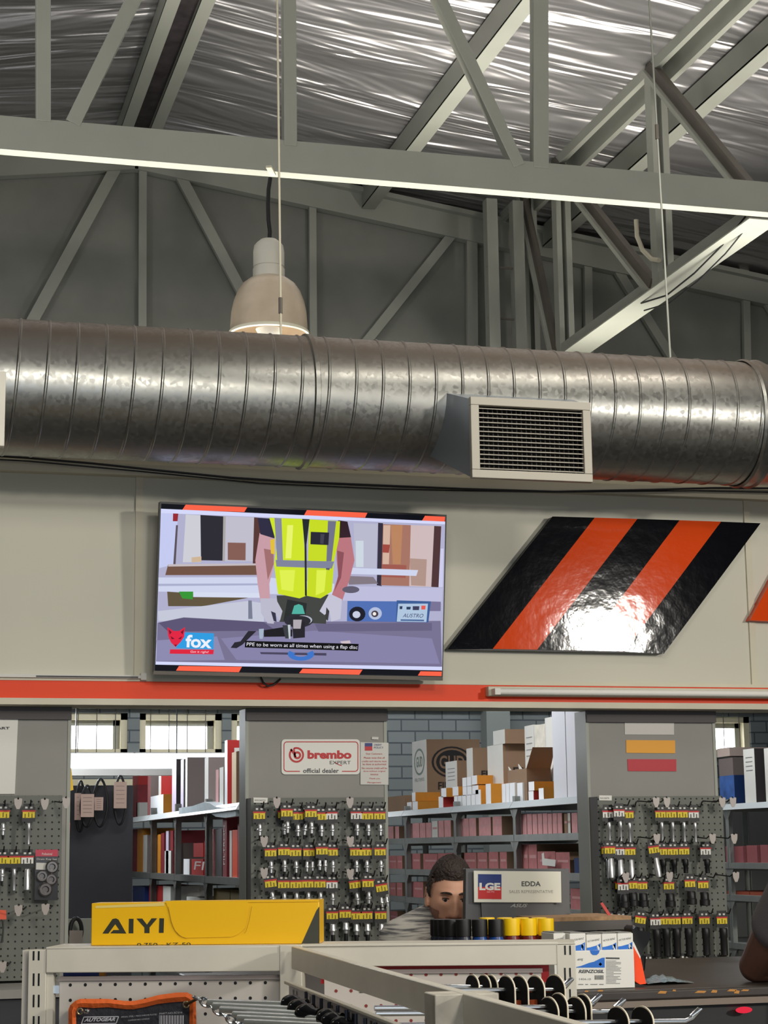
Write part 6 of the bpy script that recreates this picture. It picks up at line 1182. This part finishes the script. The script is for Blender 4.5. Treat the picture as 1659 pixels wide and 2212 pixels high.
for k in range(26):
    f = k/25; s = .36+f*(su-.42); row = k % 2
    p = Rs(s, .05+row*.03, 1.145-.02*row-.012*f); t = thing('hanging_bolt', 'black bolt with dark clip on the slotted panel, %s from the far end' % ORD[k], 'bolt', p, 'black bolts along the slotted panel')
    b = MB(); b.lathe([(.004, .03), (.004, .004), (.011, .002), (.011, -.012), (.006, -.014), (.006, -.05)], p, M['gloss'] if row else mat('blued_steel', (62, 66, 78), .35, .7), 8); b.build('shank', t)
    b = MB(); b.tube([p+V((0, 0, -.01)), p+rn*.02+V((0, 0, -.02)), p+rn*.03+V((0, 0, -.05))], .007, M['rubber'], 8); b.build('clip', t)
# chain
ch1 = thing('steel_chain', 'bright twisted steel chain hanging down from the orange pouch', 'chain', P(425, 2158, Z=1.16)); pts = [PP(x, y, ga+gn*.12, gn) for x, y in ((420, 2154), (436, 2160), (450, 2170), (464, 2178), (478, 2188), (492, 2198), (506, 2206), (520, 2214), (534, 2224), (548, 2234))]
for k in range(len(pts)-1):
    a, c = pts[k], pts[k+1]; d = (c-a).normalized(); sd = gn.cross(d) if k % 2 else gn; m_ = (a+c)/2; h = (c-a).length*.72; b = MB()
    b.tube([m_+d*h*math.cos(t)+sd*.009*math.sin(t) for t in [2*math.pi*i/14 for i in range(15)]], .0032, M['chrome'], 8, cap=False); b.build('link', ch1)
# orange pouch
TP = crop(0, 1980, 3.687)
def Pg(x, y, off=.06): return Gp(*TP(x, y), off)
po = thing('tool_pouch', 'black tool roll with orange binding and eyelets hanging on the left gondola panel', 'pouch', Pg(1000, 860)); fab = mat('pouch_fabric', (34, 34, 42), .7, bump=.4, bscale=60); orf = mat('pouch_binding', (214, 96, 34), .75, bump=.4, bscale=50)
ot = [(545, 870), (545, 740), (560, 705), (600, 670), (640, 655), (720, 655), (860, 655), (1000, 672), (1060, 672), (1150, 655), (1260, 625), (1400, 605), (1490, 603), (1530, 625), (1560, 670), (1570, 870)]
it_ = [(608, 870), (606, 760), (612, 735), (625, 722), (650, 722), (740, 728), (860, 722), (1000, 738), (1060, 738), (1150, 722), (1260, 695), (1400, 680), (1470, 676), (1495, 690), (1510, 710), (1505, 870)]
b = MB(); b.prism([Pg(608, 1100)]+[Pg(*p) for p in it_[1:-1]]+[Pg(1505, 1100)], -gn*.006, fab); b.build('body', po)
b = MB(); ot2 = [(545, 1100)]+ot[1:-1]+[(1570, 1100)]; it2 = [(608, 1100)]+it_[1:-1]+[(1505, 1100)]
for k in range(len(ot2)-1):
    m1, m2 = [( (ot2[i][0]+it2[i][0])/2, (ot2[i][1]+it2[i][1])/2) for i in (k, k+1)]
    b.add([Pg(*ot2[k], .062), Pg(*ot2[k+1], .062), Pg(*m2, .072), Pg(*m1, .072), Pg(*it2[k+1], .064), Pg(*it2[k], .064), Pg(*ot2[k], .05), Pg(*ot2[k+1], .05)], [(0, 1, 2, 3), (3, 2, 4, 5), (6, 7, 1, 0)], orf)
b.build('binding', po)
for x, y in ((637, 755), (1482, 700)):
    b = MB(); c = Pg(x, y, .074); b.tube([c+gd*.007*math.cos(t)+V((0, 0, .007*math.sin(t))) for t in [2*math.pi*i/16 for i in range(17)]], .0022, mat('brass_eyelet', (190, 176, 140), .3, .9), 8, cap=False); b.build('eyelet', po)
b = MB(); b.tube([Pg(1482, 700, .078), Pg(1520, 680, .09), Pg(1570, 655, .10)], .004, mat('bronze_hook', (96, 76, 50), .4, .7), 8); b.lathe([(.002, 0), (.006, .002), (.006, .01), (.002, .014)], Pg(700, 752, .076), M['chrome'], 12, axis=gn); b.tube([Pg(645, 755, .078), Pg(675, 765, .082), Pg(700, 755, .08)], .003, M['chrome'], 8); b.build('hook', po)
wh_ = mat('pouch_print', (190, 190, 196), .6); pf = lambda x, y: Pg(x, y, .0615)
b = MB(); 
for p, q in zip([(648, 855), (668, 800), (945, 796), (925, 850)], [(668, 800), (945, 796), (925, 850), (648, 855)]):
    a, c = pf(*p), pf(*q); d = (c-a).normalized(); n3 = gn.cross(d)*.0011; b.poly([a-n3, c-n3, c+n3, a+n3], wh_)
for k, x in enumerate(range(1268, 1462, 11)):
    w3 = (4, 7, 3, 6)[k % 4]; b.poly([pf(x, 786), pf(x+w3, 786), pf(x+w3, 860), pf(x, 860)], wh_)
b.build('barcode', po, smooth=False)
text('AUTOGEAR', pf(668, 838), pf(915, 832), pf(674, 808), wh_, po, off=.04, shear=.25); text('SPECIAL STEEL 1 PIECE CHROME PLATED', pf(965, 806), pf(1250, 784), pf(965, 795), wh_, po); text('COMFORTABLE HANDLES', pf(1020, 832), pf(1190, 818), pf(1020, 822), wh_, po); text('PART.NO.SCS16', pf(1270, 780), pf(1452, 770), pf(1270, 766), wh_, po)
